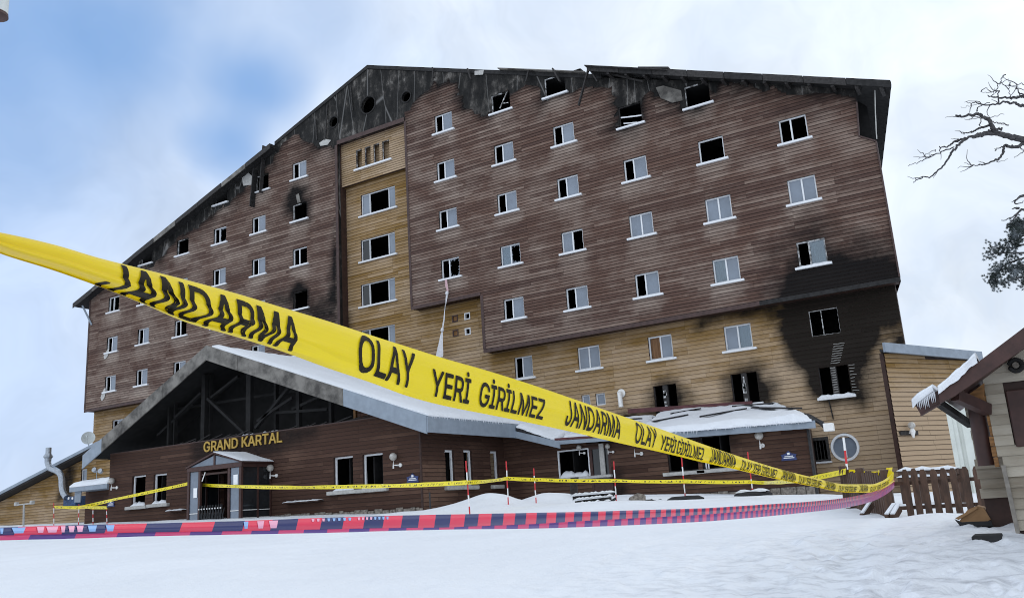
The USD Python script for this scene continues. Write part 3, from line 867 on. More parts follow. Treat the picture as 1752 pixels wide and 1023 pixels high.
# overhang soffits and corner trims
m = MB()
m.box((LX + .02, YF + .25, zb_left), (-36.15, YL, zb_left + .12))
m.box((-30.56, YF + .25, zb_step), (-25.63, YL, zb_step + .12))
m.box((-25.63, YF + .25, zb_right), (RX - .1, YL, zb_right + .12))
m.box((-36.15, YF + .25, 23.9), (-30.56, YL, 24.05))
m.box((-36.27, YF + .25, zb_left + .12), (-36.15, YL, 23.9))
m.box((-30.56, YF + .25, zb_step + .12), (-30.44, YL, 23.9))
m.box((-25.63, YF + .25, zb_right + .12), (-25.51, YL, zb_step))
m.build('overhang_soffit', 'dark_trim', hotel)
for a, b in (((LX, YF - .045, zb_left - .06), (-36.15, YF + .0, zb_left + .14)), ((-30.56, YF - .045, zb_step - .06), (-25.63, YF, zb_step + .14)), ((-25.63, YF - .045, zb_right - .06), (-10.2, YF, zb_right + .14)), ((-10.2, YF - .045, zb_right - .06), (RX, YF, zb_right + .14)), ((-36.15, YF - .045, 23.84), (-30.56, YF, 24.12)),
             ((-36.33, YF - .05, zb_left + .15), (-36.13, YF, 23.83)), ((-30.58, YF - .05, zb_step + .15), (-30.42, YF, 23.8)), ((-25.65, YF - .05, zb_right + .15), (-25.47, YF, zb_step - .07)), ((LX - .02, YF - .05, zb_left + .15), (LX + .14, YF, 18.4))):
    MB().box(a, b).build('corner_trim', 'charred' if a[0] == -10.2 else 'brown_trim', hotel)
# trim along the stepped right edge
e = [(RX, zb_right + .15), (RX, nt[0][2]), (nt[1][0], nt[1][2]), (nt[2][0], nt[2][2])]
for (xa, za), (xb, zb) in zip(e[:-1], e[1:]):
    MB().bar((xa, YF - .02, za), (xb, YF - .02, zb), .06, .16, up=(0, 1, 0)).build('corner_trim', 'brown_trim', hotel)

# windows in the upper front
for x, zz, w, h, st in todo:
    if st[0] == '-':
        fr = MB()
        fr.box((x, YF + .06, zz), (x + .045, YF + .14, zz + h))
        fr.box((x + .045, YF + .06, zz + h - .05), (x + w * .55, YF + .14, zz + h))
        p = fr.build('window', 'sooty_frame' if rng.random() < .5 else 'charred_timber', hotel, label='burnt-out window opening with no glass left')
        MB().rbox((x - .18, YF - .15, zz - .115), (x + w + .18, YF + .05, zz - .004), .012).build('sill', 'white_frame', p)
        if abs(zz - 19.18) < .06 and x > -17 and x < -15:      # fallen light slats
            MB().bar((x + .08, YF + .1, zz + .62), (x + w - .04, YF + .12, zz + .42), .05, .07).build('fallen_slat', 'white_frame', p)
            MB().bar((x + .2, YF + .1, zz + .25), (x + w * .75, YF + .12, zz + .1), .05, .06).build('fallen_slat', 'white_frame', p)
        if abs(zz - 22.39) < .06 and x < -24 and x > -25:
            MB().bar((x + .5, YF + .1, zz + .25), (x + 1.1, YF + .1, zz + 1.2), .05, .05).build('fallen_slat', 'sooty_frame', p)
            MB().bar((x + .7, YF + .08, zz + .5), (x + 1.1, YF + .08, zz + .42), .05, .05).build('fallen_slat', 'sooty_frame', p)
    elif st == 'N':
        window(hotel, x, zz, w, h, YF, 'n', mull=False)
    else:
        window(hotel, x, zz, w, h, YF, st.strip('!'), frame='sooty_frame' if '!' in st else 'white_frame', snowy=(abs(x + 8.18) < .1 and zz < 10))
for x, zz, w, h, st, k in lowspec:
    if st == 'R':
        m = MB()
        y, ft = YL + .1, .065
        m.box((x, y - .03, zz), (x + ft, y + .04, zz + h)).box((x + w - ft, y - .03, zz), (x + w, y + .04, zz + h)).box((x + ft, y - .03, zz), (x + w - ft, y + .04, zz + ft)).box((x + ft, y - .03, zz + h - ft), (x + w - ft, y + .04, zz + h))
        for t in (.24, .80):
            m.box((x + w * t - ft / 2, y - .034, zz + ft), (x + w * t + ft / 2, y + .036, zz + h - ft))
        p = m.build('window', 'white_frame', hotel)
        MB().rbox((x - .18, YL - .15, zz - .115), (x + w + .18, YL + .05, zz - .004), .012).build('sill', 'white_frame', p)
        MB().box((x + ft, y, zz + ft), (x + w * .24 - ft / 2, y + .012, zz + h - ft)).build('pane', 'dark_glass' if zz < 16 else 'pane_glass', p)
        MB().box((x + w * .8 + ft / 2, y, zz + ft), (x + w - ft, y + .012, zz + h - ft)).build('pane', 'pane_glass', p)
    elif st == '-2':
        m = MB()
        mid = x + w * .5
        if zz > 4.1 and x > -10:
            pass
        m.box((mid - .13, YL + .02, zz), (mid + .13, YL + .16, zz + h))
        m.box((x, YL + .05, zz), (x + .04, YL + .14, zz + h))
        p = m.build('window', 'charred_timber', hotel, label='burnt-out double window opening with a charred middle pier')
        sl = MB()
        for kx in range(12):
            zq = zz + .08 + kx * h / 12.5
            sl.box((mid - .12 + rng.uniform(0, .05), YL + .003, zq), (mid + .10, YL + .019, zq + .022))
        if x > -9:
            for kx in range(9):
                zq = zz + h + .12 + kx * .105
                sl.box((mid - .05 + .03 * kx, YL - .05, zq), (mid + .35 + .04 * kx, YL - .036, zq + .018))
            for kx in range(9):
                zq = zz + .15 + kx * h / 9.5
                sl.box((x + w + .05, YL - .05, zq), (x + w + rng.uniform(.18, .36), YL - .036, zq + .018))
            sl.build('lath_strips', 'concrete', p, kind='stuff')
        else:
            m = MB()
            for kx in range(5):
                zq = zz + rng.uniform(0, h * .7)
                m.box((mid - .12 + rng.uniform(0, .1), YL + .004, zq), (mid - .06 + rng.uniform(.05, .14), YL + .018, zq + rng.uniform(.1, .4)))
            m.build('pale_scraps', 'sooty_frame', p, kind='stuff')
        if k.get('sill', True):
            MB().rbox((x - .18, YL - .18, zz - .13), (x + w + .18, YL + .05, zz - .004), .012).build('sill', 'white_frame', p)
            if k.get('snowy'):
                snow_strip(p, x - .12, x + w + .14, YL - .15, YL + .02, zz - .006, .09)
    else:
        window(hotel, x, zz, w, h, YL, st, **k)
for k, (x, zz, w, h) in enumerate(sq):
    m = MB()
    t = .06
    fmat = 'white_frame' if k % 2 else 'brown_trim'
    m.box((x, YL - .05, zz), (x + t, YL + .1, zz + h)).box((x + w - t, YL - .05, zz), (x + w, YL + .1, zz + h)).box((x + t, YL - .05, zz), (x + w - t, YL + .1, zz + t)).box((x + t, YL - .05, zz + h - t), (x + w - t, YL + .1, zz + h))
    p = m.build('small_window', fmat, hotel)
    if not k % 2:
        MB().box((x + t, YL + .02, zz + t), (x + w - t, YL + .05, zz + h - t)).build('panel', 'orange_wood', p)
# boarded dark square window and the round window at the lower right
x, zz, w, h = boxw
m = MB()
m.box((x - .1, YL - .06, zz), (x + .02, YL + .1, zz + h)).box((x + w - .02, YL - .06, zz), (x + w + .1, YL + .1, zz + h)).box((x - .1, YL - .06, zz + h), (x + w + .1, YL + .1, zz + h + .14)).box((x - .1, YL - .06, zz - .09), (x + w + .1, YL + .1, zz))
for kx in range(5):
    m.box((x + .12 + kx * .15, YL + .06, zz), (x + .15 + kx * .15, YL + .09, zz + h))
p = m.build('window', 'charred_timber', hotel, label='black square window with charred frame')
MB().rbox((x - .12, YL - .12, zz - .17), (x + w + .14, YL + .03, zz - .095)).build('sill', 'white_frame', p)
a = np.linspace(0, 2 * np.pi, 41)
ring = MB()
prof = [(.50, -.07), (.60, -.07), (.62, .02), (.50, .09)]
v = [(rw[0] + r * math.cos(t), YL + d, rw[2] + r * math.sin(t)) for t in a[:-1] for r, d in prof]
ring.add(v, [(i * 4 + k, i * 4 + (k + 1) % 4, ((i + 1) % 40) * 4 + (k + 1) % 4, ((i + 1) % 40) * 4 + k) for i in range(40) for k in range(4)])
p = ring.build('round_window', 'white_frame', hotel, smooth=35)
MB().box((rw[0] - .04, YL - .02, rw[2] - .5), (rw[0] + .04, YL + .05, rw[2] + .5)).build('mullion', 'white_frame', p)
MB().mesh(trimesh.creation.cylinder(.5, .012, sections=40, transform=trimesh.transformations.translation_matrix((rw[0], YL + .03, rw[2])) @ trimesh.transformations.rotation_matrix(np.pi / 2, (1, 0, 0)))).build('pane', 'pane_glass', p)
MB().box((rw[0] + .08, YL + .1, rw[2] - .5), (rw[0] + .4, YL + .14, rw[2] + .3)).box((rw[0] - .32, YL + .1, rw[2] - .5), (rw[0] - .2, YL + .14, rw[2] + .25)).build('curtain', 'paper', p)
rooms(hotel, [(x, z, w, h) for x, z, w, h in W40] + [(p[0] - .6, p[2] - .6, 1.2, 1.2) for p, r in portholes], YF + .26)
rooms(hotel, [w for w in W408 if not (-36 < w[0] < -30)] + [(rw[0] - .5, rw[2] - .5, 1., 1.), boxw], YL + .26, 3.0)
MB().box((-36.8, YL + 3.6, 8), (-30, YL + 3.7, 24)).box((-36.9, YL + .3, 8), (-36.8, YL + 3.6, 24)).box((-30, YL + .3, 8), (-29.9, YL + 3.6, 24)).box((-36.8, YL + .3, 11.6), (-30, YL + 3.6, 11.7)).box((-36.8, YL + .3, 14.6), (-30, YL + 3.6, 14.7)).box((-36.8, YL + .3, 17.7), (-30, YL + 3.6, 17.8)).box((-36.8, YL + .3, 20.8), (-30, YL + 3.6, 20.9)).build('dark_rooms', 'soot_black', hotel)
# the rest of the block, its ends drawn in towards the back
YE, SH = 54.0, -2.8
m = MB()
bk = [(low_l + .3, -2.2), (low_r + SH - .3, -2.2), (low_r + SH - .3, 16.3), (-33.45, 27.6), (low_l + .3, 18.0)]
m.prism([(x, YE, z) for x, z in bk], (0, .2, 0))
m.add([(low_r, YL + .25, -2.2), (low_r + SH, YE, -2.2), (low_r + SH, YE, 16.6), (low_r, YL + .25, 8.6)], [(0, 1, 2), (0, 2, 3)])
m.add([(RX, YF + .25, zb_right), (RX + SH, YE, zb_right), (RX + SH, YE, 16.6), (RX, YF + .25, nt[0][2])], [(0, 1, 2), (0, 2, 3)])
m.add([(LX, YF + .25, zb_left), (LX, YE, zb_left), (LX, YE, 18.4), (LX, YF + .25, 18.4)], [(0, 2, 1), (0, 3, 2)])
m.add([(low_l, YL + .25, -2.2), (low_l, YE, -2.2), (low_l, YE, 9.2), (low_l, YL + .25, 9.2)], [(0, 2, 1), (0, 3, 2)])
m.build('side_walls', 'brown_trim', hotel)
MB().add([(nt[2][0] - .6, YF + 1.2, 13.0), (RX - .25, YF + 1.2, 13.0), (RX - .25, YF + 1.2, 17.2), (nt[2][0] - .6, YF + 1.2, 18.2)], [(0, 1, 2), (0, 2, 3)]).build('loft_wall', 'soot_black', hotel)
# roof
YV = 39.3
L0, L1 = onY(125, 520, YV), onY(463, 246, YV)
R1, R0 = onY(1004, 113, YV), onY(1524, 139, YV)


def slab(P, Q, t, y0, y1, shP=0., shQ=0.):
    P, Q = np.array([P[0], y0, P[2]]), np.array([Q[0], y0, Q[2]])
    dn = np.array([0, 0, -t])
    Pb, Qb = P + [shP, y1 - y0, 0], Q + [shQ, y1 - y0, 0]
    v = [P, Q, Q + dn, P + dn, Pb, Qb, Qb + dn, Pb + dn]
    return v, [(0, 3, 2, 1), (4, 5, 6, 7), (0, 1, 5, 4), (1, 2, 6, 5), (2, 3, 7, 6), (3, 0, 4, 7)]


roof = MB().add(*slab(L0, L1, .22, YV, YE)).build('roof', 'charred', hotel, label='long left roof slope with burnt edge')
roof2 = MB().add(*slab(R1, R0, .20, YV, YE, 0, SH)).build('roof', 'charred', hotel, label='right roof slope with sheet edge')
apex = np.array([-33.4, YF - .1, float(zroof(-33.45)) + .05])
m = MB()
m.add(*slab(np.array([L1[0] - .3, YF, float(zroof(L1[0] - .3)) - .05]), apex, .25, YF - .06, YE))
m.add(*slab(apex, np.array([R1[0] + .5, YF, float(zroof(R1[0] + .5)) - .05]), .25, YF - .06, YE))
m.build('burnt_roof', 'charred', hotel, label='burnt-away ridge of the roof')
# verge boards (in lengths)
def verge(P, Q, n, y, hgt, mats, name='verge_board', thick=.05, rag=0.):
    P, Q = np.asarray(P), np.asarray(Q)
    for k in range(n):
        a, b = P + (Q - P) * (k / n + .001), P + (Q - P) * ((k + 1) / n - .001)
        d1, d2 = hgt * (1 - rng.random() * rag), hgt * (1 - rng.random() * rag)
        o = rng.uniform(-.015, .015)
        pts = [(a[0], y + o, a[2] + .02), (b[0], y + o, b[2] + .02), (b[0], y + o, b[2] - d2), (a[0], y + o, a[2] - d1)]
        MB().prism(pts, (0, thick, 0)).build(name, mats[k % len(mats)], hotel)


verge(L0, L1, 9, YV - .06, .40, ['charred_timber', 'burnt_fascia', 'charred_timber'], rag=.25)
verge(R1, R0, 8, YV - .06, .34, ['charred_timber', 'charred', 'charred_timber'], rag=.1)
MB().add(*slab(onY(1000, 112, YV - .2), onY(1140, 119, YV - .2), .05, YV - .25, YV + 3)).build('loose_roof_sheet', 'charred_timber', hotel)
MB().add(*slab(onY(1090, 113, YV), onY(1142, 113, YV), .10, YV + .1, YV + 3)).build('loose_roof_sheet', 'charred_timber', hotel)
MB().add(*slab(onY(851, 116, YV + .4), onY(1000, 122, YV + .4), .06, YV + .4, YV + 2)).build('loose_roof_sheet', 'burnt_fascia', hotel)
# rafters showing under the overhang, dark boards of the right eave, its side panel
for t in np.linspace(.08, .97, 14):
    p = R1 + (R0 - R1) * t
    MB().box((p[0] - .07, YV + .02, p[2] - .42), (p[0] + .07, YF + .2, p[2] - .2)).build('rafter_end', 'charred_timber', hotel)
MB().tube([onY(1497, 155, YF - .3), onY(1498, 200, YF - .3), onY(1500, 238, YF - .2)], .025, 6).build('loose_cable', 'concrete', hotel)
ls, le = onY(141, 523, YV + .2), onY(157, 556, YF - .05)
MB().bar(ls, le, .09, .12).build('eave_strut', 'grey_fascia', hotel)
# charred remains hanging along the gable
for (p, q, w, y) in (((1007, 118), (990, 181), .16, YF - .5), ((1010, 120), (1022, 140), .14, YF - .5), ((946, 118), (958, 140), .2, YF - .4), ((437, 290), (431, 354), .42, YF - .25), ((452, 250), (446, 330), .3, YF - .2), ((463, 250), (452, 268), .5, YF - .35), ((905, 120), (900, 140), .12, YF - .2), ((800, 118), (806, 136), .14, YF - .2), ((740, 116), (742, 134), .12, YF - .15),
                     ((560, 180), (556, 240), .06, YF - .06), ((600, 150), (603, 190), .05, YF - .06), ((540, 205), (542, 240), .05, YF - .06), ((1035, 125), (1100, 140), .1, YF - .3), ((1060, 120), (1135, 132), .1, YF - .35)):
    MB().bar(onY(*p, y), onY(*q, y), .07, w, up=(0, 1, 0)).build('charred_timber', 'charred_timber' if w < .4 else 'charred', hotel)
for pts, mt in ((((413, 300), (424, 295), (433, 303), (432, 316), (416, 318)), 'concrete'), (((546, 245), (556, 238), (566, 240), (560, 248), (548, 250)), 'concrete'), (((812, 122), (828, 120), (826, 128), (812, 129)), 'concrete'), (((1122, 150), (1135, 147), (1165, 155), (1168, 172), (1150, 176), (1130, 168)), 'burnt_fascia'), (((506, 334), (511, 331), (514, 346), (509, 348)), 'burnt_fascia')):
    MB().prism([onY(a, b, YF - .07) for a, b in pts], (0, .03, 0)).build('plaster_patch', mt, hotel)
# drainpipe, vent pipe, hanging charred strip
dp = [onY(1512, 603, YL - .1), onY(1515, 625, YL - .1), onY(1529, 700, YL - .1), onY(1546, 812, YL - .1)]
MB().tube(dp, .05, 8).build('drainpipe', 'dark_metal', hotel)
MB().bar(onY(1418, 684, YL - .14), onY(1426, 717, YL - .08), .03, .14, up=(0, 1, 0)).build('charred_timber', 'charred', hotel)
vp = onY(1064, 673, YL)
a = np.linspace(0, np.pi / 2, 7)
p = MB().mesh(trimesh.creation.cylinder(.22, .05, sections=24, transform=trimesh.transformations.translation_matrix((vp[0], YL - .07, vp[2])) @ trimesh.transformations.rotation_matrix(np.pi / 2, (1, 0, 0)))).build('vent_pipe', 'lamp_white', hotel, smooth=40)
MB().tube([(vp[0], YL - .09, vp[2]), (vp[0], YL - .2, vp[2]), (vp[0] + .01, YL - .3, vp[2] - .08), (vp[0] + .02, YL - .32, vp[2] - .25), (vp[0] + .03, YL - .32, vp[2] - .72)], .12, 12).build('elbow', 'lamp_white', p, smooth=40)

# ------------------------------------------------------------------ entrance hall in front
YH, XS = 28.0, -21.2
hall = thing('entrance_hall', 'low dark brown entrance hall with burnt-out gable and snowy roof', 'building')
hx0, hx1, htop = -41.1, -21.2, 3.98
hw = []
for p, q in (((225, 866), (250, 812)), ((262, 862), (286, 809)), ((572, 840), (604, 779)), ((622, 836), (655, 774))):
    a, b = onY(*p, YH), onY(*q, YH)
    hw.append((a[0], (a[2] + .0), b[0] - a[0], b[2] - a[2]))
pxl, pxr = -32.85, -29.4
doorway = (pxl + .3, -.3, pxr - pxl - .6, 2.75)
front = sbox(hx0, -1.2, hx1, htop)
ops = unary_union([rects(hw), rects([doorway])])
MB().wall(front.difference(ops), YH + .002, YH + .22).build('front_wall', 'dark_trim', hall)
soothall = sootfield([(px_poly([(330, 790), (330, 752), (420, 740), (540, 728), (545, 745), (500, 760), (420, 790)], YH), .5, .62)])
stone_t = .38
bs = boards(sbox(hx0, -.2, hx1, htop).difference(ops), facing(YH), .165, -.2, 31, soot=soothall, bleach=lambda s, z: np.full(len(s), .0), lens=(3, 6), dmax=.024)
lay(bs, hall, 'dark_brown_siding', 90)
sv = [(hx1 - .02, .36), (-31, .5), (hx0, .8)]
# stone plinth: separate stones where they show
R = random.Random(3)
xx = -29.2
while xx < hx1 + .05:
    w = R.uniform(.18, .42)
    zt_ = .24 + .012 * (hx1 - xx) + R.uniform(-.04, .05)
    MB().rbox((xx, YH - .09 - R.uniform(0, .03), -.25), (min(xx + w - .015, hx1 + .06), YH - .035, zt_), .025).build('plinth_stone', 'stone', hall)
    xx += w
for x, z, w, h in hw:
    p = window(hall, x, z, w, h, YH, 'n', mull=False, depth=.12, ft=.07, sill=False)
    MB().rbox((x - .28, YH - .2, z - .16), (x + w + .28, YH + .1, z - .004), .02).build('sill', 'concrete', p)
    snow_strip(p, x - .02, x + w + .05, YH - .05, YH + .2, z - .006, .16 if x < -30 else .12)
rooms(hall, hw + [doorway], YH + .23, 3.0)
# side wall towards the flat-roofed part
YA = 34.3
sw = [(29.64, 1.06, .62, 1.46), (30.99, 1.06, .62, 1.48), (33.1, 1.2, .62, 1.34)]
side = sbox(YH, -1.2, YA, 3.55)
MB().wall(side.difference(rects(sw)), 0, .2)
tmp = MB().wall(side.difference(rects(sw)), .002, .22)
rot = lambda v: np.stack([XS - v[:, 1], v[:, 0], v[:, 2]], 1)
tmp.v = [rot(v) for v in tmp.v]
tmp.build('side_wall', 'dark_trim', hall)
bs = boards(sbox(YH, -.5, YA, 3.55).difference(rects(sw)), lambda s, d, z: np.stack([XS + d + 0 * s, s, z], 1), .165, -.2, 32, bleach=lambda s, z: .45 * np.clip((30.6 - s) / 1.2, 0, 1) * np.clip((2.3 - z) / .4, 0, 1), lens=(1.5, 3.2), dmax=.024)
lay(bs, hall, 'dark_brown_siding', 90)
for k, (s0, z0, w, h) in enumerate(sw):
    p = window(hall, s0, z0, w, h, 0., 'n', mull=False, depth=.10, ft=.09, sill=False)
    UsdGeom.Xformable(p).AddTransformOp().Set(Gf.Matrix4d(0, 1, 0, 0, -1, 0, 0, 0, 0, 0, 1, 0, XS, 0, 0, 1))
for a, b in ((29.5, 31.85), (33.0, 33.9)):
    MB().rbox((XS - .1, a, .88), (XS + .2, b, 1.05), .03).build('sill', 'concrete', hall)
MB().box((XS - 2.2, YH + .3, .2), (XS - 2.1, YA, 3.4)).build('dark_rooms', 'soot_black', hall)
MB().box((XS - .02, YH - .05, -.3), (XS + .05, YH + .02, 3.4)).build('corner_trim', 'dark_trim', hall)
# roof
YG = 27.2
PK, RT, LT = np.array([-32.9, YG, 8.33]), np.array([-20.2, YG, 3.66]), np.array([-42.15, YG, 3.98])
MB().add(*slab(LT, PK, .16, YG, 40.7)).build('roof', 'soot_black', hall, label='left roof slope, sooty beneath')
MB().add(*slab(PK, RT, .16, YG, 35.1)).build('roof', 'soot_black', hall, label='right roof slope under snow')
MB().add(*slab(PK, np.array([-24.5, YG, 5.24]), .16, 35.1, 40.7)).build('roof', 'charred', hall)
def fascia(parent, P, Q, n, y, hgt, mats, thick=.06, name='fascia_board'):
    P, Q = np.asarray(P), np.asarray(Q)
    for k in range(n):
        a, b = P + (Q - P) * (k / n), P + (Q - P) * ((k + 1) / n)
        o = rng.uniform(-.008, .008)
        e = .004 * (b - a) / np.linalg.norm(b - a)
        a, b = a + e, b - e
        MB().prism([(a[0], y + o, a[2] + .03), (b[0], y + o, b[2] + .03), (b[0], y + o, b[2] - hgt), (a[0], y + o, a[2] - hgt)], (0, thick, 0)).build(name, mats[min(k, len(mats) - 1)], parent)


fascia(hall, LT, PK, 6, YG - .07, .66, ['grey_fascia', 'burnt_fascia', 'burnt_fascia', 'burnt_fascia', 'burnt_fascia', 'burnt_fascia'])
fascia(hall, PK, RT, 6, YG - .07, .68, ['burnt_fascia', 'burnt_fascia', 'burnt_fascia', 'burnt_fascia', 'grey_fascia', 'grey_fascia'])
MB().box((RT[0], YG - .06, RT[2] - .62), (RT[0] + .06, 35.1, RT[2] + .0)).build('fascia_board', 'grey_fascia', hall)


def snow_sheet(parent, P00, P10, P11, P01, nx, ny, t, seed, name='snow', rag=.0, mat_='snow_roof', edge=.04, fq=1.1):
    """Snow lying on a slope: thickness varies, ragged hanging edges."""
    u, v = np.meshgrid(np.linspace(0, 1, nx), np.linspace(0, 1, ny), indexing='ij')
    P00, P10, P11, P01 = map(np.asarray, (P00, P10, P11, P01))
    B = (1 - u)[..., None] * ((1 - v)[..., None] * P00 + v[..., None] * P01) + u[..., None] * ((1 - v)[..., None] * P10 + v[..., None] * P11)
    q = B * fq
    nz = meshkit.fbm(q, 4, seed)
    edgeu = np.minimum(np.minimum(u, 1 - u) * nx, np.minimum(v, 1 - v) * ny)
    th = t * (.45 + 1.1 * nz) * np.clip((edgeu + .6) / 1.6, 0, 1)
    if rag:
        jit = (meshkit.fbm(q * 3.1, 3, seed + 5) - .5) * rag
        bd = (edgeu < .5)
        du = (P10 - P00) / np.linalg.norm(P10 - P00)
        dv = (P01 - P00) / np.linalg.norm(P01 - P00)
        B = B + np.where(bd & ((v == 0) | (v == 1)), jit, 0)[..., None] * dv + np.where(bd & ((u == 0) | (u == 1)), jit, 0)[..., None] * du
    top = B + th[..., None] * np.array([0, 0, 1.0])
    bot = B + np.array([0, 0, .006])
    n = nx * ny
    idx = np.arange(n).reshape(nx, ny)
    qd = np.stack([idx[:-1, :-1], idx[1:, :-1], idx[1:, 1:], idx[:-1, 1:]], -1).reshape(-1, 4)
    nn = np.cross(P10 - P00, P01 - P00)
    if nn[2] < 0:
        qd = qd[:, ::-1]
    ring = np.concatenate([idx[:, 0], idx[-1, 1:], idx[-2::-1, -1], idx[0, -2:0:-1]])
    m = MB().add(top, qd)
    k = len(ring)
    sk = np.vstack([top.reshape(-1, 3)[ring], bot.reshape(-1, 3)[ring]])
    r = np.arange(k)
    f = np.stack([r, r + k, (r + 1) % k + k, (r + 1) % k], -1)
    if nn[2] < 0:
        f = f[:, ::-1]
    m.add(sk, f)
    return m.build(name, mat_, parent, smooth=55)


dz = np.array([0, 0, .004])
snow_sheet(hall, PK + [.3, -.02, -.1], RT + [.06, -.02, .0], np.array([RT[0] + .06, 35.0, RT[2]]), np.array([PK[0] + .3, 35.0, PK[2] - .1]), 60, 34, .16, 3, rag=.06)
# icicles along the eave
R = random.Random(5)
for k in range(44):
    yy = YG + .2 + (34.8 - YG) * k / 63 + R.uniform(-.05, .05)
    L = R.uniform(.02, .09)
    m = MB()
    m.tube([(RT[0] + .07, yy, RT[2] + .05), (RT[0] + .075, yy, RT[2] - L)], np.array([.018, .002]), 5)
    m.build('icicle', 'snow_roof', hall)
# the burnt interior of the gable
m = MB()
m.prism([(hx0 + .2, 30.5, htop), (hx1 - .6, 30.5, htop), (PK[0], 30.5, PK[2] - .25)], (0, .1, 0))
m.box((hx0 + .1, YH + .25, htop - .12), (hx1 - .1, 30.5, htop - .02))
m.build('gable_interior', 'soot_black', hall)
zR = lambda x: (PK[2] + (x - PK[0]) * .487 if x < PK[0] else PK[2] - (x - PK[0]) * .368) - .2
for px, w, y, mt in ((287, .13, 28.5, 'soot_black'), (297, .08, 28.6, 'soot_black'), (346, .26, 28.4, 'soot_black'), (357, .12, 28.7, 'soot_black'), (424, .30, 28.4, 'soot_black'), (470, .12, 28.8, 'soot_black'), (509, .2, 28.5, 'soot_black'), (565, .14, 28.4, 'soot_black'), (607, .12, 28.3, 'orange_wood')):
    x = onY(px, 740, y)[0]
    MB().box((x - w / 2, y, htop), (x + w / 2, y + .2, zR(x))).build('post', mt, hall)
for a, b, w, y in (((356, 682), (418, 740), .16, 28.3), ((500, 657), (438, 732), .18, 28.35), ((408, 644), (362, 680), .14, 28.6), ((300, 715), (345, 672), .16, 28.6), ((270, 745), (330, 690), .14, 28.7), ((470, 706), (560, 700), .08, 28.5), ((440, 720), (500, 680), .08, 28.3), ((300, 700), (560, 660), .10, 29.2), ((500, 700), (570, 668), .12, 28.6)):
    MB().bar(onY(*a, y), onY(*b, y), .12, w, up=(0, 1, 0)).build('brace', 'soot_black', hall)
x = onY(612, 735, 28.1)[0]
bs = boards(Polygon([(x, htop), (hx1 - .3, htop), (hx1 - .3, htop + .02), (x, zR(x) - .1)]).buffer(0), facing(28.12), .165, htop, 35, lens=(3, 5), dmax=.02)
lay(bs, hall, 'dark_brown_siding', 20)
R = random.Random(15)
for k in range(26):
    x = R.uniform(-36, -24)
    L = R.uniform(.1, .5)
    a0 = R.uniform(-.6, .6)
    MB().bar((x - L * math.cos(a0), YH + .08, htop + .05), (x + L * math.cos(a0), YH + .12, htop + .05 + abs(L * math.sin(a0))), .03, .04, up=(0, 1, 0)).build('charred_scrap', 'charred_timber', hall)
for px in (418, 423, 430, 455, 465, 476):
    p = onY(px, 739 - (px - 418) * .13, YH + .1)
    snow_strip(hall, p[0] - R.uniform(.1, .25), p[0] + R.uniform(.1, .3), YH + .02, YH + .2, htop + .002, .07)
MB().box((hx0, YH - .03, htop), (hx1, YH + .22, htop + .045)).build('coping', 'brown_trim', hall)
# narrow ledges with snow on the front
for px0, px1, py in ((487, 549, 860), (287, 316, 874)):
    a, b = onY(px0, py, YH - .2), onY(px1, py - 3, YH - .2)
    p = MB().rbox((a[0], YH - .35, a[2] - .05), (b[0], YH - .03, a[2]), .01).build('ledge', 'dark_trim', hall)
    snow_strip(p, a[0], b[0], YH - .34, YH - .05, a[2] + .002, .05)

# gold lettering
sign = thing('lettering_sign', 'raised gold capital letters on the dark wall above the glass porch', 'sign')
tm = meshkit.text_mesh('GRAND KARTAL', .45, .05, bold=True)
tx = tm.vertices[:, 0]
scale = 5.15 / (tx.max() - tx.min())
for part in sorted(tm.split(only_watertight=False), key=lambda c: c.bounds[0][0]):
    v = part.vertices
    MB().add(np.stack([-33.92 + (v[:, 0] - tx.min()) * scale, YH - .035 - v[:, 2] * .8, 3.49 + v[:, 1]], 1), part.faces).build('letter', 'gold', sign)

# glass porch
porch = thing('glass_porch', 'small brown-framed glass porch with snowy pitched roof in front of the entrance', 'porch')
yp = 26.2
zg, zw = -.3, 2.45
for x in (pxl + .06, pxl + .78, pxr - .78, pxr - .08):
    MB().rbox((x - .07, yp, zg), (x + .07, yp + .12, zw), .01).build('post', 'barge_brown', porch)
for x in (pxr - .08, pxl + .06):
    for yy in (yp + .95, YH - .12):
        MB().box((x - .05, yy, zg), (x + .05, yy + .07, zw)).build('post', 'barge_brown', porch)
MB().rbox((pxl - .03, yp - .02, zw + .003), (pxr + .03, yp + .12, zw + .2), .01).build('beam', 'barge_brown', porch)
MB().box((pxr - .14, yp + .125, zw + .003), (pxr - .02, YH - .04, zw + .16)).build('beam', 'barge_brown', porch)
MB().box((pxl - .02, yp + .125, zw + .003), (pxl + .1, YH - .04, zw + .16)).build('beam', 'barge_brown', porch)
xm, zp = (pxl + pxr) / 2, 3.14
MB().rbox((xm - .05, yp, zw + .205), (xm + .05, yp + .1, zp - .04), .01).build('post', 'barge_brown', porch)
MB().prism([(pxl + .1, yp + .04, zw + .21), (xm - .055, yp + .04, zw + .21), (xm - .055, yp + .04, zp - .08)], (0, .012, 0)).build('pane', 'porch_glass', porch)
MB().prism([(xm + .055, yp + .04, zw + .21), (pxr - .1, yp + .04, zw + .21), (xm + .055, yp + .04, zp - .08)], (0, .012, 0)).build('pane', 'porch_glass', porch)
for a, b in (((pxl - .08, zw + .16), (xm, zp)), ((xm, zp), (pxr + .08, zw + .16))):
    MB().prism([(a[0], yp - .05, a[1]), (b[0], yp - .05, b[1]), (b[0], yp - .05, b[1] + .07), (a[0], yp - .05, a[1] + .07)], (0, YH - yp + .02, 0)).build('roof', 'barge_brown', porch)
snow_sheet(porch, (xm + .02, yp - .06, zp + .065), (pxr + .12, yp - .06, zw + .222), (pxr + .12, YH - .05, zw + .222), (xm + .02, YH - .05, zp + .065), 16, 14, .07, 8, rag=.05)
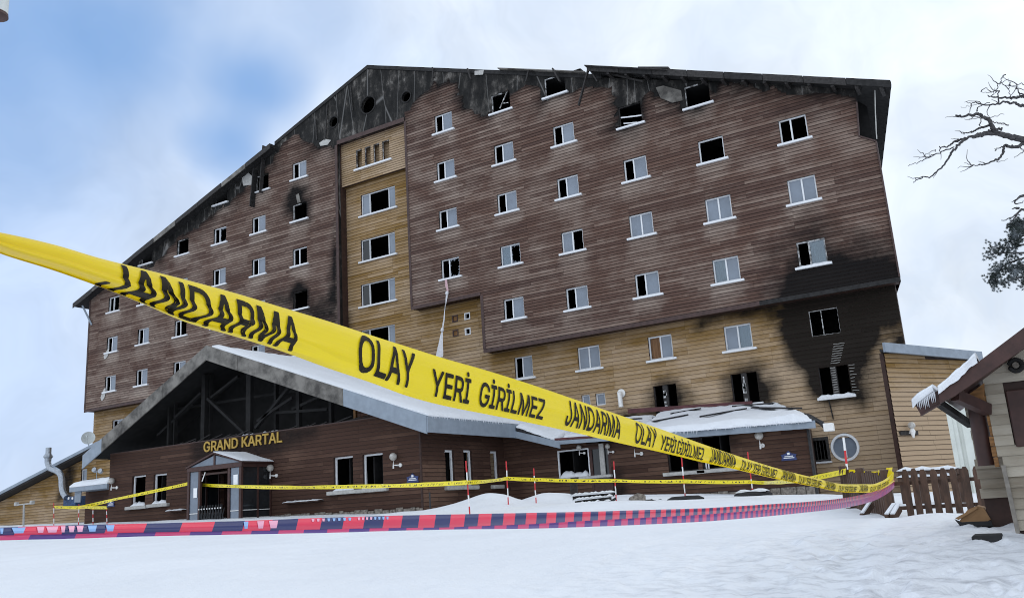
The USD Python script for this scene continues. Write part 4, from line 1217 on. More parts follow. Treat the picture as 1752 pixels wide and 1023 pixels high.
for a, b in ((pxl + .14, pxl + .70), (pxr - .70, pxr - .16)):
    for z0, z1 in ((zg + .1, .62), (.66, zw - .01)):
        MB().box((a, yp + .05, z0), (b, yp + .062, z1)).build('pane', 'porch_glass', porch)
    MB().box((a, yp + .03, .625), (b, yp + .085, .655)).build('rail', 'lamp_white', porch)
for y0, y1 in ((yp + .14, yp + .94), (yp + 1.03, YH - .13)):
    for z0, z1 in ((zg + .1, .62), (.66, zw - .01)):
        MB().box((pxr - .09, y0, z0), (pxr - .078, y1, z1)).build('pane', 'dark_glass', porch)
        MB().box((pxl + .05, y0, z0), (pxl + .062, y1, z1)).build('pane', 'dark_glass', porch)
    MB().box((pxr - .12, y0, .625), (pxr - .05, y1, .655)).build('rail', 'lamp_white', porch)
    MB().box((pxr - .12, y0, zg + .60), (pxr - .05, y1, zg + .63)).build('rail', 'lamp_white', porch)
MB().box((pxl + .9, yp + .03, zw - .2), (pxr - .9, yp + .09, zw - .12)).build('door_head', 'dark_trim', porch)
MB().bar((pxl + .95, yp + .02, 2.0), (pxl + 1.15, yp + .02, 2.38), .02, .04).build('torn_strip', 'lamp_white', porch)
for x0, w, zz, lab in ((pxl + .38, .24, 1.32, 'white paper notice on the left glass pane of the porch'), (pxr - .52, .27, 1.72, 'white paper notice on the right glass pane of the porch')):
    nt_ = MB().box((x0, yp + .03, zz), (x0 + w, yp + .036, zz + .42)).build('paper_notice', 'paper', None, lab, 'notice')
# folding gate across the doorway
gate = thing('folding_gate', 'dark folding lattice gate closing the porch doorway', 'gate')
n = 9
gx0, gx1 = pxl + .95, pxr - .95
zg0 = .25
for k in range(n):
    a, b = gx0 + (gx1 - gx0) * k / n, gx0 + (gx1 - gx0) * (k + 1) / n
    MB().bar((a, yp - .05, zg0), (b, yp - .05, zg0 + .55), .02, .035, up=(0, 1, 0)).build('bar', 'dark_metal', gate)
    MB().bar((b, yp - .08, zg0), (a, yp - .08, zg0 + .55), .02, .035, up=(0, 1, 0)).build('bar', 'dark_metal', gate)
    MB().box((a - .015, yp - .10, zg0 - .25), (a + .015, yp - .03, zg0 + .7)).build('upright', 'dark_metal', gate)
    for zz in (zg0 + .02, zg0 + .55):
        MB().mesh(trimesh.creation.icosphere(1, .035)).build('knob', 'lamp_white', gate) if False else None
        m = trimesh.creation.icosphere(1, .035)
        m.apply_translation((a, yp - .12, zz))
        MB().mesh(m).build('knob', 'lamp_white', gate)

# ------------------------------------------------------------------ flat-roofed part on the right
annex = thing('snowy_annex', 'single-storey brown annex under a ragged snow-covered roof, between hall and hotel corner', 'building')
ax1 = -7.62
aw = []
for p, q in (((957, 818), (1007, 766)), ((1145, 808), (1190, 750)), ((1203, 803), (1247, 742))):
    a, b = onY(*p, YA), onY(*q, YA)
    aw.append((a[0], a[2], b[0] - a[0], b[2] - a[2]))
dr = (-16.85, .3, .98, 2.05)
awall = Polygon([(XS - .1, -1.2), (ax1, -1.2), (ax1, 2.25), (-17.9, 2.55), (XS - .1, 3.35)])
opa = unary_union([rects(aw), rects([dr])])
MB().wall(awall.difference(opa), YA + .002, YA + .22).build('front_wall', 'dark_trim', annex)
bs = boards(awall.intersection(sbox(-30, .12, 0, 5)).difference(opa), facing(YA), .165, -.2, 41, bleach=lambda s, z: .16 + .0 * s, lens=(1.8, 4), dmax=.024,
            soot=sootfield([(px_poly([(1140, 745), (1255, 735), (1255, 760), (1190, 770), (1140, 770)], YA), .5, .7), (px_poly([(1048, 800), (1060, 800), (1075, 850), (1048, 850)], YA), .3, .8)]))
lay(bs, annex, 'dark_brown_siding', 110)
MB().prism([(ax1, YA + .003, -2.), (-8.85, YL, -2.), (-8.85, YL, 2.6), (ax1, YA + .003, 2.24)], (-.1, 0, 0)).build('end_wall', 'dark_trim', annex)
R = random.Random(8)
xx = -19.6
while xx < ax1:
    w = R.uniform(.25, .6)
    MB().rbox((xx, YA - .08 - R.uniform(0, .02), -1.2), (min(xx + w - .015, ax1 + .04), YA - .03, .115 + R.uniform(-.06, .015)), .02).build('plinth_stone', 'stone', annex)
    xx += w
for k, (x, z, w, h) in enumerate(aw):
    if k == 0:
        p = window(annex, x, z, w, h, YA, 'n', mull=False, depth=.02, ft=.06, sill=False)
        MB().rbox((x - .15, YA - .22, z - .12), (x + w + 1.05, YA + .05, z - .004), .02).build('sill', 'concrete', p)
        snow_strip(p, x + .1, x + w - .1, YA - .1, YA + .18, z - .003, .22)
    else:
        p = window(annex, x, z, w, h, YA, 'nn' if k == 2 else 'n', mull=False, depth=.12, ft=.045, sill=False, frame='charred_timber')
        MB().rbox((x - .22, YA - .2, z - .15), (x + w + .3, YA + .05, z - .004), .02).build('sill', 'concrete', p)
        if k == 2:
            for xq in (x + .1, x + .2, x + w - .22):
                MB().box((xq, YA + .06, z + .02), (xq + .05, YA + .1, z + .5)).build('broken_frame', 'white_frame', p)
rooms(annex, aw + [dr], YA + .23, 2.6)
# post beside the door, door
x0 = onY(1006, 800, YA)[0]
MB().box((x0 + .62, YA - .06, 1.05), (x0 + .84, YA - .0, 2.45)).build('pale_post', 'concrete', annex)
door = MB().box((dr[0], YA - .02, dr[1]), (dr[0] + .11, YA + .1, dr[1] + dr[3])).box((dr[0] + dr[2] - .11, YA - .02, dr[1]), (dr[0] + dr[2], YA + .1, dr[1] + dr[3])).box((dr[0] + .11, YA - .02, dr[1] + dr[3] - .1), (dr[0] + dr[2] - .11, YA + .1, dr[1] + dr[3])).box((dr[0] + .11, YA + .0, dr[1]), (dr[0] + dr[2] - .11, YA + .08, dr[1] + .62)).build('door', 'barge_brown', annex)
MB().box((dr[0] + .115, YA + .04, dr[1] + .625), (dr[0] + dr[2] - .115, YA + .05, dr[1] + dr[3] - .105)).build('pane', 'dark_glass', door)
# roof: two slopes
FE = 33.7
E0, E1 = np.array([-18.17, FE, 2.70]), np.array([-7.13, FE, 2.44])
B0, B1 = np.array([-19.6, 40.7, 4.15]), np.array([-10.0, 40.7, 3.72])
for q in ([E0, E1, B1, B0],):
    MB().prism(q, (0, 0, -.1)).build('roof', 'tar_sheet', annex)
C0 = np.array([-21.2 + .9, FE, 3.55])
MB().prism([C0, E0, B0, np.array([-21.0, 40.7, 4.6])], (0, 0, -.08)).build('roof', 'tar_sheet', annex) if False else MB().add([C0, E0, B0, (-21.0, 40.7, 4.9), C0 - [0, 0, .1], E0 - [0, 0, .1], B0 - [0, 0, .1], (-21.0, 40.7, 4.8)], [(0, 1, 2, 3), (7, 6, 5, 4), (0, 4, 5, 1), (1, 5, 6, 2), (2, 6, 7, 3), (3, 7, 4, 0)]).build('roof', 'tar_sheet', annex)
def strip3(parent, A, B, h, mt, name, thick=.06):
    A, B = np.asarray(A), np.asarray(B)
    MB().prism([A, B, B - [0, 0, h], A - [0, 0, h]], (0, thick, 0)).build(name, mt, parent)


strip3(annex, C0 + [-.6, -.08, .02], E0 + [.25, -.08, -.02], .30, 'grey_fascia', 'fascia_board')
strip3(annex, E0 + [.0, -.05, .14], (-14.2, FE - .05, 2.70), .10, 'maroon_metal', 'roof_edge')
strip3(annex, E0 + [.0, -.07, .02], (-14.2, FE - .07, 2.60), .16, 'grey_fascia', 'fascia_board')
strip3(annex, (-14.19, FE - .07, 2.62), E1 + [0, -.07, .02], .28, 'grey_fascia', 'fascia_board')
lerp = lambda a, b, t: np.asarray(a) * (1 - t) + np.asarray(b) * t
qa = lambda u, v: lerp(lerp(E0, E1, u), lerp(B0, B1, u), v)
snow_sheet(annex, qa(.36, -.02), qa(.985, -.02), qa(.97, .97), qa(.38, .97), 70, 40, .26, 21, rag=.30, fq=1.0)
snow_sheet(annex, qa(.02, .03), qa(.35, .06), qa(.36, .9), qa(.02, .9), 30, 26, .15, 23, rag=.5, fq=1.8)
snow_sheet(annex, lerp(C0, E0, .1) + [0, .0, .02], lerp(C0, E0, 1.05) + [0, .05, .02], qa(.02, .9) + [0, 0, .02], (-20.8, 40.0, 4.7), 26, 30, .16, 25, rag=.35, fq=1.4)
for u0, v0, u1, v1, w in ((.40, .26, .54, .44, .3), (.60, .33, .80, .55, .2), (.84, .62, .985, .30, .35), (.46, .65, .60, .8, .15), (.76, .82, .94, .78, .35), (.06, .15, .2, .2, .2), (.2, .5, .33, .45, .25)):
    a, b = qa(u0, v0), qa(u1, v1)
    MB().bar(a + [0, 0, .30], b + [0, 0, .33], w, .06).build('torn_roof_sheet', 'tar_sheet', annex)
MB().bar(B0 + [2, -.1, .22], B1 + [-1.3, -.1, .32], .06, .22).build('flashing', 'maroon_metal', annex)
MB().bar(qa(.80, .80) + [0, 0, .3], qa(.99, .45) + [0, 0, .1], .16, .1).build('gutter', 'dark_metal', annex)
MB().tube([qa(.97, .5) + [0, 0, .12], qa(1.0, .2) + [.1, 0, .04], E1 + [.2, .1, -.1], E1 + [.35, .2, -.35]], .09, 8).build('gutter', 'dark_metal', annex)
MB().box((ax1 + .02, YA - .1, -.2), (ax1 + .12, YA + .02, 2.2)).build('downpipe', 'dark_metal', annex)
MB().rbox(E1 + [.25, 0, -.42], E1 + [.6, .3, -.12], .02).build('junction_box', 'lamp_white', annex)
R = random.Random(6)
for k in range(60):
    u = .37 + .6 * k / 60 + R.uniform(-.004, .004)
    p = qa(u, -.02)
    L = R.uniform(.02, .12) * (1.3 if u < .6 else .6)
    MB().tube([p + [0, -.02, .06], p + [0, -.025, -L]], np.array([.018, .002]), 5).build('icicle', 'snow_roof', annex)

# ------------------------------------------------------------------ wing at the right of the hotel (turned away)
wing = thing('right_wing', 'pale ochre boarded side wing with grey eave at the right end of the hotel', 'building')
W0 = onY(1527, 700, YL - 1.4)
th = math.radians(32)
wd = np.array([math.sin(th), math.cos(th), 0])
wn = np.array([wd[1], -wd[0], 0])
tt = 6.0
top0, top1 = onPlane(1512, 604, W0, wn)[2], onPlane(1660, 617, W0, wn)
s1 = (top1 - W0) @ wd
zs = lambda s: top0 + (top1[2] - top0) * s / s1
wp = Polygon([(0.02, -2.4), (tt, -2.4), (tt, zs(tt)), (0.02, zs(0))])
place = lambda s, d, z: np.stack([W0[0] + wd[0] * s + wn[0] * d, W0[1] + wd[1] * s + wn[1] * d, z], 1)
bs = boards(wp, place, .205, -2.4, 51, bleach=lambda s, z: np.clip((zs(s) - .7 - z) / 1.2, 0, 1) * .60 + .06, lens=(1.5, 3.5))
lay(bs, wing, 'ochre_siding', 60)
p3 = lambda s, d, z: place(np.array([s]), d, np.array([z]))[0]
MB().prism([p3(.02, -.03, -2.4), p3(tt, -.03, -2.4), p3(tt, -.03, zs(tt)), p3(.02, -.03, zs(0))], -wn * .2).build('wall', 'dark_trim', wing)
MB().prism([p3(-.25, .35, zs(-.25) - .02), p3(tt, .35, zs(tt) - .02), p3(tt, .35, zs(tt) + .38), p3(-.25, .35, zs(-.25) + .38)], -wn * .12).build('eave_board', 'grey_fascia', wing)
MB().prism([p3(-.2, .22, zs(0)), p3(tt, .22, zs(tt)), p3(tt, -3, zs(tt) + .3), p3(-.2, .0, zs(0) + .05)], (0, 0, .1)).build('roof', 'tar_sheet', wing)
bh = onPlane(1552, 741, W0, wn)
MB().bar(bh - wd * .5 + wn * .06, bh + wd * .55 + wn * .06, .1, .16).build('bracket_board', 'charred_timber', wing)

# ------------------------------------------------------------------ low wing at the far left with its duct, dish and porch
lw = thing('left_wing', 'low ochre boarded wing with grey sloping roof at the far left of the hotel', 'building')
Y9 = 39.0
ra, rb_ = onY(166, 766, Y9), onY(0, 851, Y9)
sl = (ra[2] - rb_[2]) / (ra[0] - rb_[0])
rz = lambda x: ra[2] + sl * (x - ra[0])
wpoly = Polygon([(-84, -2), (-56.5, -2), (-56.5, rz(-56.5) - .35), (-84, rz(-84) - .35)])
lwin = onY(144, 814, Y9)
lop = rects([(lwin[0] - .35, lwin[2] - .5, .7, 1.0)])
MB().wall(wpoly.difference(lop), Y9 + .002, Y9 + .2).build('wall', 'dark_trim', lw)
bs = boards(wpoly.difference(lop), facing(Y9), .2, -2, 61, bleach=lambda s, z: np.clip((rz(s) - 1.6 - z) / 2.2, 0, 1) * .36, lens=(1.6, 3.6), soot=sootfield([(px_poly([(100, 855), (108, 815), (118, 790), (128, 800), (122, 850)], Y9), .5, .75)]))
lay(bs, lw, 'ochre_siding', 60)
MB().add(*slab(np.array([-84, Y9, rz(-84)]), np.array([-56.5, Y9, rz(-56.5)]), .3, Y9 - .8, 53)).build('roof', 'charred_timber', lw)
strip3(lw, (-84, Y9 - .88, rz(-84) + .03), (-56.5, Y9 - .88, rz(-56.5) + .03), .22, 'grey_fascia', 'fascia_board')
window(lw, lwin[0] - .35, lwin[2] - .5, .7, 1.0, Y9, 'g', mull=False, sill=False)
rooms(lw, [(lwin[0] - .35, lwin[2] - .5, .7, 1.0)], Y9 + .21, 1.5)
duct = thing('exhaust_duct', 'shiny galvanised exhaust duct bending up past the eave of the left wing', 'duct')
yd = 37.4
pts = [onY(a, b, yd) for a, b in ((114, 851), (107, 838), (106, 826), (105, 815), (101, 808), (94, 804), (87, 801), (83, 795), (82, 788))]
from scipy.interpolate import CubicSpline
cs = CubicSpline(np.arange(len(pts)), np.array(pts))
dense_ = cs(np.linspace(0, len(pts) - 1, 60))
rr = .215 * (1 + .05 * (np.arange(60) % 4 == 0))
MB().tube(dense_, rr, 14).build('bent_pipe', 'galvanised', duct, smooth=25)
top = pts[-1]
MB().tube([top + [0, 0, -.1], top + [0, 0, .15], top + [.0, 0, .3], top + [0, 0, .55], top + [0, 0, .6], top + [0, 0, .95]], np.array([.22, .24, .34, .2, .2, .2]), 14).build('cowl', 'galvanised', duct, smooth=25)
unit = thing('fan_unit', 'dark blue fan unit with two white discs under the exhaust duct', 'fan unit')
u0, u1 = onY(112, 866, yd + .2), onY(134, 848, yd + .2)
MB().rbox((u0[0], yd, u0[2]), (u1[0], yd + .9, u1[2]), .03).build('casing', 'rubble_blue', unit)
for a, b in ((118, 852), (124.5, 852)):
    c = onY(a, b, yd)
    MB().mesh(trimesh.creation.cylinder(.09, .04, sections=16, transform=trimesh.transformations.translation_matrix((c[0], yd - .02, c[2])) @ trimesh.transformations.rotation_matrix(np.pi / 2, (1, 0, 0)))).build('disc', 'lamp_white', unit)
dish = thing('satellite_dish', 'white round satellite dish on the roof of the left wing', 'satellite dish')
c = onY(151, 749, 38.3)
t_ = np.linspace(0, np.pi * 2, 29)[:-1]
look_ = -c / np.linalg.norm(c)
look_ = look_ + np.array([-.25, 0, .25])
look_ /= np.linalg.norm(look_)
e1 = np.cross(look_, (0, 0, 1))
e1 /= np.linalg.norm(e1)
e2 = np.cross(e1, look_)
vv, ff = [c - look_ * .12], []
for k, (r, dd) in enumerate(((.16, -.105), (.32, -.05), (.47, .03))):
    vv += [c + look_ * dd + r * (math.cos(t) * e1 + math.sin(t) * e2) for t in t_]
ff += [(0, 1 + i, 1 + (i + 1) % 28) for i in range(28)]
ff3 = [(1 + k * 28 + i, 1 + (k + 1) * 28 + i, 1 + (k + 1) * 28 + (i + 1) % 28, 1 + k * 28 + (i + 1) % 28) for k in range(2) for i in range(28)]
MB().add(vv, ff).add(vv, ff3).build('bowl', 'dish_white', dish, smooth=True)
MB().tube([c - e2 * .46 - look_ * .02, c + look_ * .42 - e2 * .1], .018, 6).build('arm', 'dish_white', dish)
MB().rbox(c + look_ * .42 - .05, c + look_ * .42 + .05, .01).build('receiver', 'dish_white', dish)
MB().tube([c - look_ * .15, (c - look_ * .3) * [1, 1, 0] + [0, 0, c[2] - .3], (c - look_ * .3) * [1, 1, 0] + [0, 0, rz(c[0]) - .02]], .035, 8).build('mast', 'galvanised', dish)
sp = thing('side_porch', 'small brown side porch with a snowy grey canopy left of the entrance hall', 'porch')
ys = 31.5
a, b = onY(147, 845, ys), onY(192, 835, ys)
wl = sbox(a[0], -.8, b[0], a[2] + .25)
MB().wall(wl, ys + .002, ys + .2).build('wall', 'dark_trim', sp)
lay(boards(wl, facing(ys), .165, -.8, 71, lens=(2, 4), dmax=.02), sp, 'dark_brown_siding', 40)
c0, c1 = onY(124, 840, ys - 1), onY(189, 826, ys - 1)
MB().box((c0[0], ys - 1.2, c0[2] - .05), (c1[0], ys + .1, c0[2] + .2)).build('canopy', 'grey_fascia', sp)
snow_sheet(sp, (c0[0], ys - 1.2, c0[2] + .2), (c1[0], ys - 1.2, c0[2] + .2), (c1[0], ys + .1, c0[2] + .45), (c0[0], ys + .1, c0[2] + .45), 30, 8, .22, 31, rag=.1)
q0 = onY(128, 858, ys - 1)
MB().prism([onY(128, 840, ys - 1), onY(139, 838, ys - 1), onY(137, 859, ys - 1), onY(127, 859, ys - 1)], (0, .05, 0)).build('side_panel', 'grey_fascia', sp)
fl = onY(166, 806, 33)
fd = thing('floodlight_pair', 'pair of white floodlights on the ochre wall beside the side porch', 'floodlight')
for k, o in enumerate((-.25, .2)):
    m = trimesh.creation.cylinder(.15, .16, sections=18, transform=trimesh.transformations.translation_matrix((fl[0] + o, 33 + .1 * k, fl[2] + .1 - .1 * k)) @ trimesh.transformations.rotation_matrix(np.pi / 2.6, (1, .3, 0)))
    MB().mesh(m).build('lamp_head', 'galvanised', fd)
MB().tube([(fl[0] - .02, 33, fl[2]), (fl[0] - .02, 33, fl[2] - .55), (fl[0], 33.2, c0[2] + .3)], .03, 6).build('stand', 'galvanised', fd)

# ------------------------------------------------------------------ wall lamps and plaques
def wall_lamp(px, py, Y, label, bare=False, flip=1, origin=None, s=1.):
    c = onY(px, py, Y) if origin is None else np.asarray(origin, float)
    t = thing('wall_lamp', label, 'lamp', 'white wall lamps along the low front buildings')
    bp = c + np.array([.24 * flip * s, 0, -.33 * s])
    m = trimesh.creation.cylinder(.075 * s, .05, sections=16, transform=trimesh.transformations.translation_matrix((bp[0], Y - .055, bp[2])) @ trimesh.transformations.rotation_matrix(np.pi / 2, (1, 0, 0)))
    MB().mesh(m).build('back_plate', 'lamp_white', t)
    MB().tube([(bp[0], Y - .07, bp[2]), (bp[0] - .08 * flip, Y - .16, bp[2]), (c[0], Y - .2, bp[2] + .02), (c[0], Y - .2, c[2] - .1 * s)], .028 * s, 8).build('arm', 'lamp_white', t)
    MB().tube([(c[0], Y - .2, bp[2] - .12 * s), (c[0], Y - .2, bp[2])], .03 * s, 8).build('stem', 'lamp_white', t)
    if not bare:
        g = trimesh.creation.icosphere(2, .155 * s)
        g.apply_translation((c[0], Y - .2, c[2] + .02))
        MB().mesh(g).build('globe', 'globe', t, smooth=True)
    return t


mat('globe', {'g': ('geometry', {}), 'n': ('noise_texture', {'scale': 9., 'detail': 3.}), 'r': ('rgb_ramp', {'ramp': [(.3, (.30, .28, .25)), (.7, (.55, .53, .50))]}), 'p': ('principled_bsdf', {'roughness': .25})}, [('g.position', 'n.vector'), ('n.fac', 'r.fac'), ('r.color', 'p.base_color')])
wall_lamp(197, 823, YH, 'globe wall lamp at the far left end of the entrance hall front', s=1.0)
wall_lamp(468, 801, YH, 'globe wall lamp just right of the glass porch')
wall_lamp(678, 782, YH, 'globe wall lamp right of the two right-hand hall windows')
wall_lamp(1043, 764, YA, 'white wall lamp over the right side of the annex door', s=.7, bare=False)
wall_lamp(1088, 763, YA, 'white wall lamp with missing globe between annex door and windows', bare=True)
wall_lamp(994, 766, YA, 'white wall lamp at the top of the big annex opening', s=.7)
wall_lamp(1301, 746, YA, 'globe wall lamp on the brown wall at the right end of the annex', s=1.1, flip=.2)
wall_lamp(1549, 734, 0, 'white wall lamp on the dark bracket board of the pale side wing', origin=bh + wn * .1 + np.array([0, 0, .18]), flip=.2) if False else None
t = thing('wall_lamp', 'globe wall lamp standing on a dark bracket board of the pale side wing', 'lamp', 'white wall lamps along the low front buildings')
g = trimesh.creation.icosphere(2, .15)
c = bh + wn * .28
g.apply_translation(c + [0, 0, .3])
MB().mesh(g).build('globe', 'globe', t, smooth=True)
MB().tube([c + [0, 0, .2], c + [0, 0, .05], c + [0, 0, -.22]], np.array([.05, .12, .03]), 10).build('stem', 'lamp_white', t)
MB().tube([c, bh], .03, 6).build('arm', 'lamp_white', t)
for (px, py, Y, lab) in ((707, 818, YH, 'small blue plaque near the right corner of the entrance hall'), (1350, 780, YA, 'small blue plaque on the wall at the right end of the annex'), (191, 861, YH, 'small blue plaque below the tape at the left corner of the entrance hall')):
    c = onY(px, py, Y)
    t = thing('wall_plaque', lab, 'plaque', None)
    MB().prism([(c[0] - .30, Y - .05, c[2] - .16), (c[0] + .30, Y - .05, c[2] - .16), (c[0] + .26, Y - .05, c[2] - .02), (c[0] + .30, Y - .05, c[2] + .06), (c[0] + .12, Y - .05, c[2] + .10), (c[0], Y - .05, c[2] + .20), (c[0] - .12, Y - .05, c[2] + .10), (c[0] - .30, Y - .05, c[2] + .06), (c[0] - .26, Y - .05, c[2] - .02)], (0, .02, 0)).build('plate', 'plaque_blue', t)
    MB().box((c[0] - .2, Y - .055, c[2] - .08), (c[0] + .2, Y - .051, c[2] - .05)).build('line', 'paper', t)
    MB().box((c[0] - .16, Y - .055, c[2] - .02), (c[0] + .16, Y - .051, c[2] + .01)).build('line', 'paper', t)
    MB().box((c[0] - .05, Y - .055, c[2] + .05), (c[0] + .05, Y - .051, c[2] + .13)).build('crest', 'paper', t)
# ------------------------------------------------------------------ cloths hanging from windows
sh = thing('knotted_sheets', 'rope of knotted white sheets hanging from an upper hotel window', 'sheet rope')
def cloth_strip(path, widths, parent, mat_, name, seed, y_off=.0):
    path, n = np.asarray(path), len(path)
    R = np.random.default_rng(seed)
    k = 7
    v = []
    for i in range(n):
        w = widths[i]
        for j in range(k):
            t = j / (k - 1) - .5
            v.append(path[i] + np.array([w * t, -.05 - .07 * w * abs(math.sin(j * 2.4 + i * .25)) - .02 * R.random(), .03 * R.random() * w]))
    f = [(i * k + j, (i + 1) * k + j, (i + 1) * k + j + 1, i * k + j + 1) for i in range(n - 1) for j in range(k - 1)]
    return MB().add(v, f).build(name, mat_, parent, smooth=True)


ppx = [(764, 479), (765, 489), (767, 497), (766, 503), (764, 518), (762, 530), (761, 545), (759, 558), (758, 566), (757, 572), (755, 590), (753, 612)]
pth = np.array([onY(a, b, YF - .12 if b < 520 else YF + .3) for a, b in ppx])
ii = np.linspace(0, len(ppx) - 1, 60)
pth = np.stack([np.interp(ii, np.arange(len(ppx)), pth[:, k]) for k in range(3)], 1)
wd_ = np.interp(ii, np.arange(len(ppx)), [.16, .18, .12, .16, .07, .07, .09, .10, .07, .16, .36, .52])
cloth_strip(pth[:16], wd_[:16], sh, 'pink_cloth', 'pink_sheet', 3)
cloth_strip(pth[15:], wd_[15:], sh, 'cloth', 'white_sheet', 4)
for k in (15, 42):
    g = trimesh.creation.icosphere(1, .10)
    g.vertices = g.vertices * [1, .7, 1.2] * (1 + .2 * nrng.random((len(g.vertices), 1))) + pth[k] - [0, .08, 0]
    MB().mesh(g).build('knot', 'cloth', sh, smooth=True)
for (a, b, lab) in (((187, 597), (181, 614), 'pale cloth caught below the upper of two left-edge hotel windows'), ((181, 664), (176, 685), 'pale cloth hanging below the lowest brown-wall window at the left edge')):
    p, q_ = onY(*a, YF), onY(*b, YF)
    cs_ = np.linspace(p, q_, 12)
    o = cloth_strip(cs_, np.interp(np.arange(12), [0, 3, 8, 11], [.15, .36, .5, .22]), None, 'curtain', 'hanging_cloth', 9)
    dress(o, lab, 'cloth')

# ------------------------------------------------------------------ marker poles and the thin tape round the building
poles = [((797, 788), (804, 880), 26.0, 'red and white marker pole furthest left in front of the narrow hall windows'),
         ((866, 789), (870, 866), 29.0, 'red and white marker pole by the third narrow hall window'),
         ((913, 801), (918, 868), 29.5, 'red and white marker pole left of the broken annex opening'),
         ((1050, 789), (1054, 852), 28.5, 'red and white marker pole beside the annex door and charred planks'),
         ((1166, 783), (1173, 856), 28.0, 'red and white marker pole below the left annex window'),
         ((1279, 773), (1289, 850), 28.0, 'red and white marker pole below the annex lamp at the right'),
         ((1443, 748), (1449, 812), 17.5, 'red and white marker pole in front of the round window'),
         ((92, 860), (92, 906), 44, 'red and white marker pole furthest left, before the left wing'),
         ((135, 862), (134, 904), 43, 'red and white marker pole below the fan unit'),
         ((159, 866), (159, 903), 42, 'red and white marker pole before the side porch'),
         ((182, 868), (183, 902), 41, 'red and white marker pole at the left corner of the entrance hall')]
poletop = []
for k, (a, b, Z, lab) in enumerate(poles):
    p, q_ = onZ(*b, Z), onZ(*a, Z)
    p[2] = gz1(p) - .05
    t = thing('marker_pole', lab, 'marker pole', 'red and white marker poles around the building')
    n = 5
    for j in range(n):
        MB().tube([lerp(p, q_, j / n), lerp(p, q_, (j + 1) / n)], .021, 8).build('band', 'pole_red' if j % 2 == (1 if k == 6 else 0) else 'pole_white', t)
    poletop.append((p, q_))
    if k in (4, 5):
        m = trimesh.creation.revolve(np.array([(0, 0), (.42, 0), (.42, .06), (.30, .14), (0, .15)]), sections=14)
        m.apply_translation(p + [0, 0, .04])
        m.vertices[:, 0] = p[0] + (m.vertices[:, 0] - p[0]) * 1.5
        MB().mesh(m).build('rubber_foot', 'rubber', t)
        if k == 5:
            snow_strip(t, p[0] - .5, p[0] + .5, p[1] - .25, p[1] + .25, p[2] + .16, .08)
lp = thing('light_pole', 'thin pale pole with small lamp heads before the left wing', 'light pole')
p, q_ = onZ(40, 908, 46), onZ(41, 862, 46)
MB().tube([p, q_], .05, 8).build('pole', 'concrete', lp)
MB().bar(q_ - [.8, 0, 0], q_ + [.9, 0, 0], .05, .06).build('crossarm', 'concrete', lp)
for o in (-.7, .75):
    MB().rbox(q_ + [o - .10, -.1, -.05], q_ + [o + .10, .1, .14], .03).build('lamp_head', 'concrete', lp)


def ribbon(path, w, parent, mt, name, up=(0, 0, 1), n=None, cat=None, label=None, sag=0.0, u0=0.):
    path = np.asarray(path, float)
    out = []
    for a, b in zip(path[:-1], path[1:]):
        m = max(6, int(np.linalg.norm(b - a) / .35))
        for t in np.linspace(0, 1, m + 1)[:-1]:
            q = a * (1 - t) + b * t
            q = q - np.array([0, 0, sag * 4 * t * (1 - t) * np.linalg.norm(b - a)])
            out.append(q)
    out.append(path[-1])
    P = np.array(out)
    s = np.concatenate([[0], np.cumsum(np.linalg.norm(np.diff(P, axis=0), axis=1))]) + u0
    tw = .45 * np.sin(s * .55) + .25 * np.sin(s * 1.7 + 1)
    t = np.gradient(P, axis=0)
    t /= np.linalg.norm(t, axis=1, keepdims=True)
    side = np.cross(t, (0, 0, 1.))
    side /= np.linalg.norm(side, axis=1, keepdims=True)
    upv = np.cross(side, t)
    wv = (np.cos(tw)[:, None] * upv + np.sin(tw)[:, None] * side) * w / 2
    v = np.concatenate([P + wv, P - wv])
    k = len(P)
    i = np.arange(k - 1)
    f = np.stack([i, i + k, i + k + 1, i + 1], 1)
    uv = np.concatenate([np.stack([s, np.ones(k)], 1), np.stack([s, np.zeros(k)], 1)])
    return MB().add(v, f, uv=uv).build(name, mt, parent, smooth=True)


tt_ = thing('thin_cordon_tape', 'thin yellow cordon tape strung from pole to pole along the building', 'cordon tape')
tp = [onZ(1447, 806, 14.3), onZ(1285, 824, 27.8), onZ(1172, 823, 27.8), onZ(1052, 822, 28.3), onZ(916, 820, 29.3), onZ(868, 818, 28.8), onZ(799, 825, 25.9), onZ(600, 832, 30.5), onZ(412, 832, 36.2), onZ(322, 827, 39.9), onZ(200, 853, 41), onZ(135, 868, 42.8), onZ(93, 867, 43.8)]
ribbon(tp[:2], .10, tt_, 'thin_yellow_tape', 'tape_length', sag=.006)
ribbon(tp[1:7], .12, tt_, 'thin_yellow_tape', 'tape_length', sag=.008)
ribbon(tp[6:10], .14, tt_, 'thin_yellow_tape', 'tape_length', sag=.004)
ribbon(tp[9:], .15, tt_, 'thin_yellow_tape', 'tape_length', sag=.003)
ribbon([onZ(136, 867, 42.7), onZ(160, 868, 41.7), onZ(183, 868, 40.8)], .14, tt_, 'thin_yellow_tape', 'tape_length')
# ------------------------------------------------------------------ debris by the annex
R = random.Random(12)
def plank(a, b, Z, w, th_, label, snowy=True, Zb=None):
    p, q_ = onZ(*a, Z), onZ(*b, Zb or Z)
    m = MB()
    m.bar(p, q_, w, th_)
    o = m.build('charred_plank', 'charred', None, label, 'plank')
    return p, q_


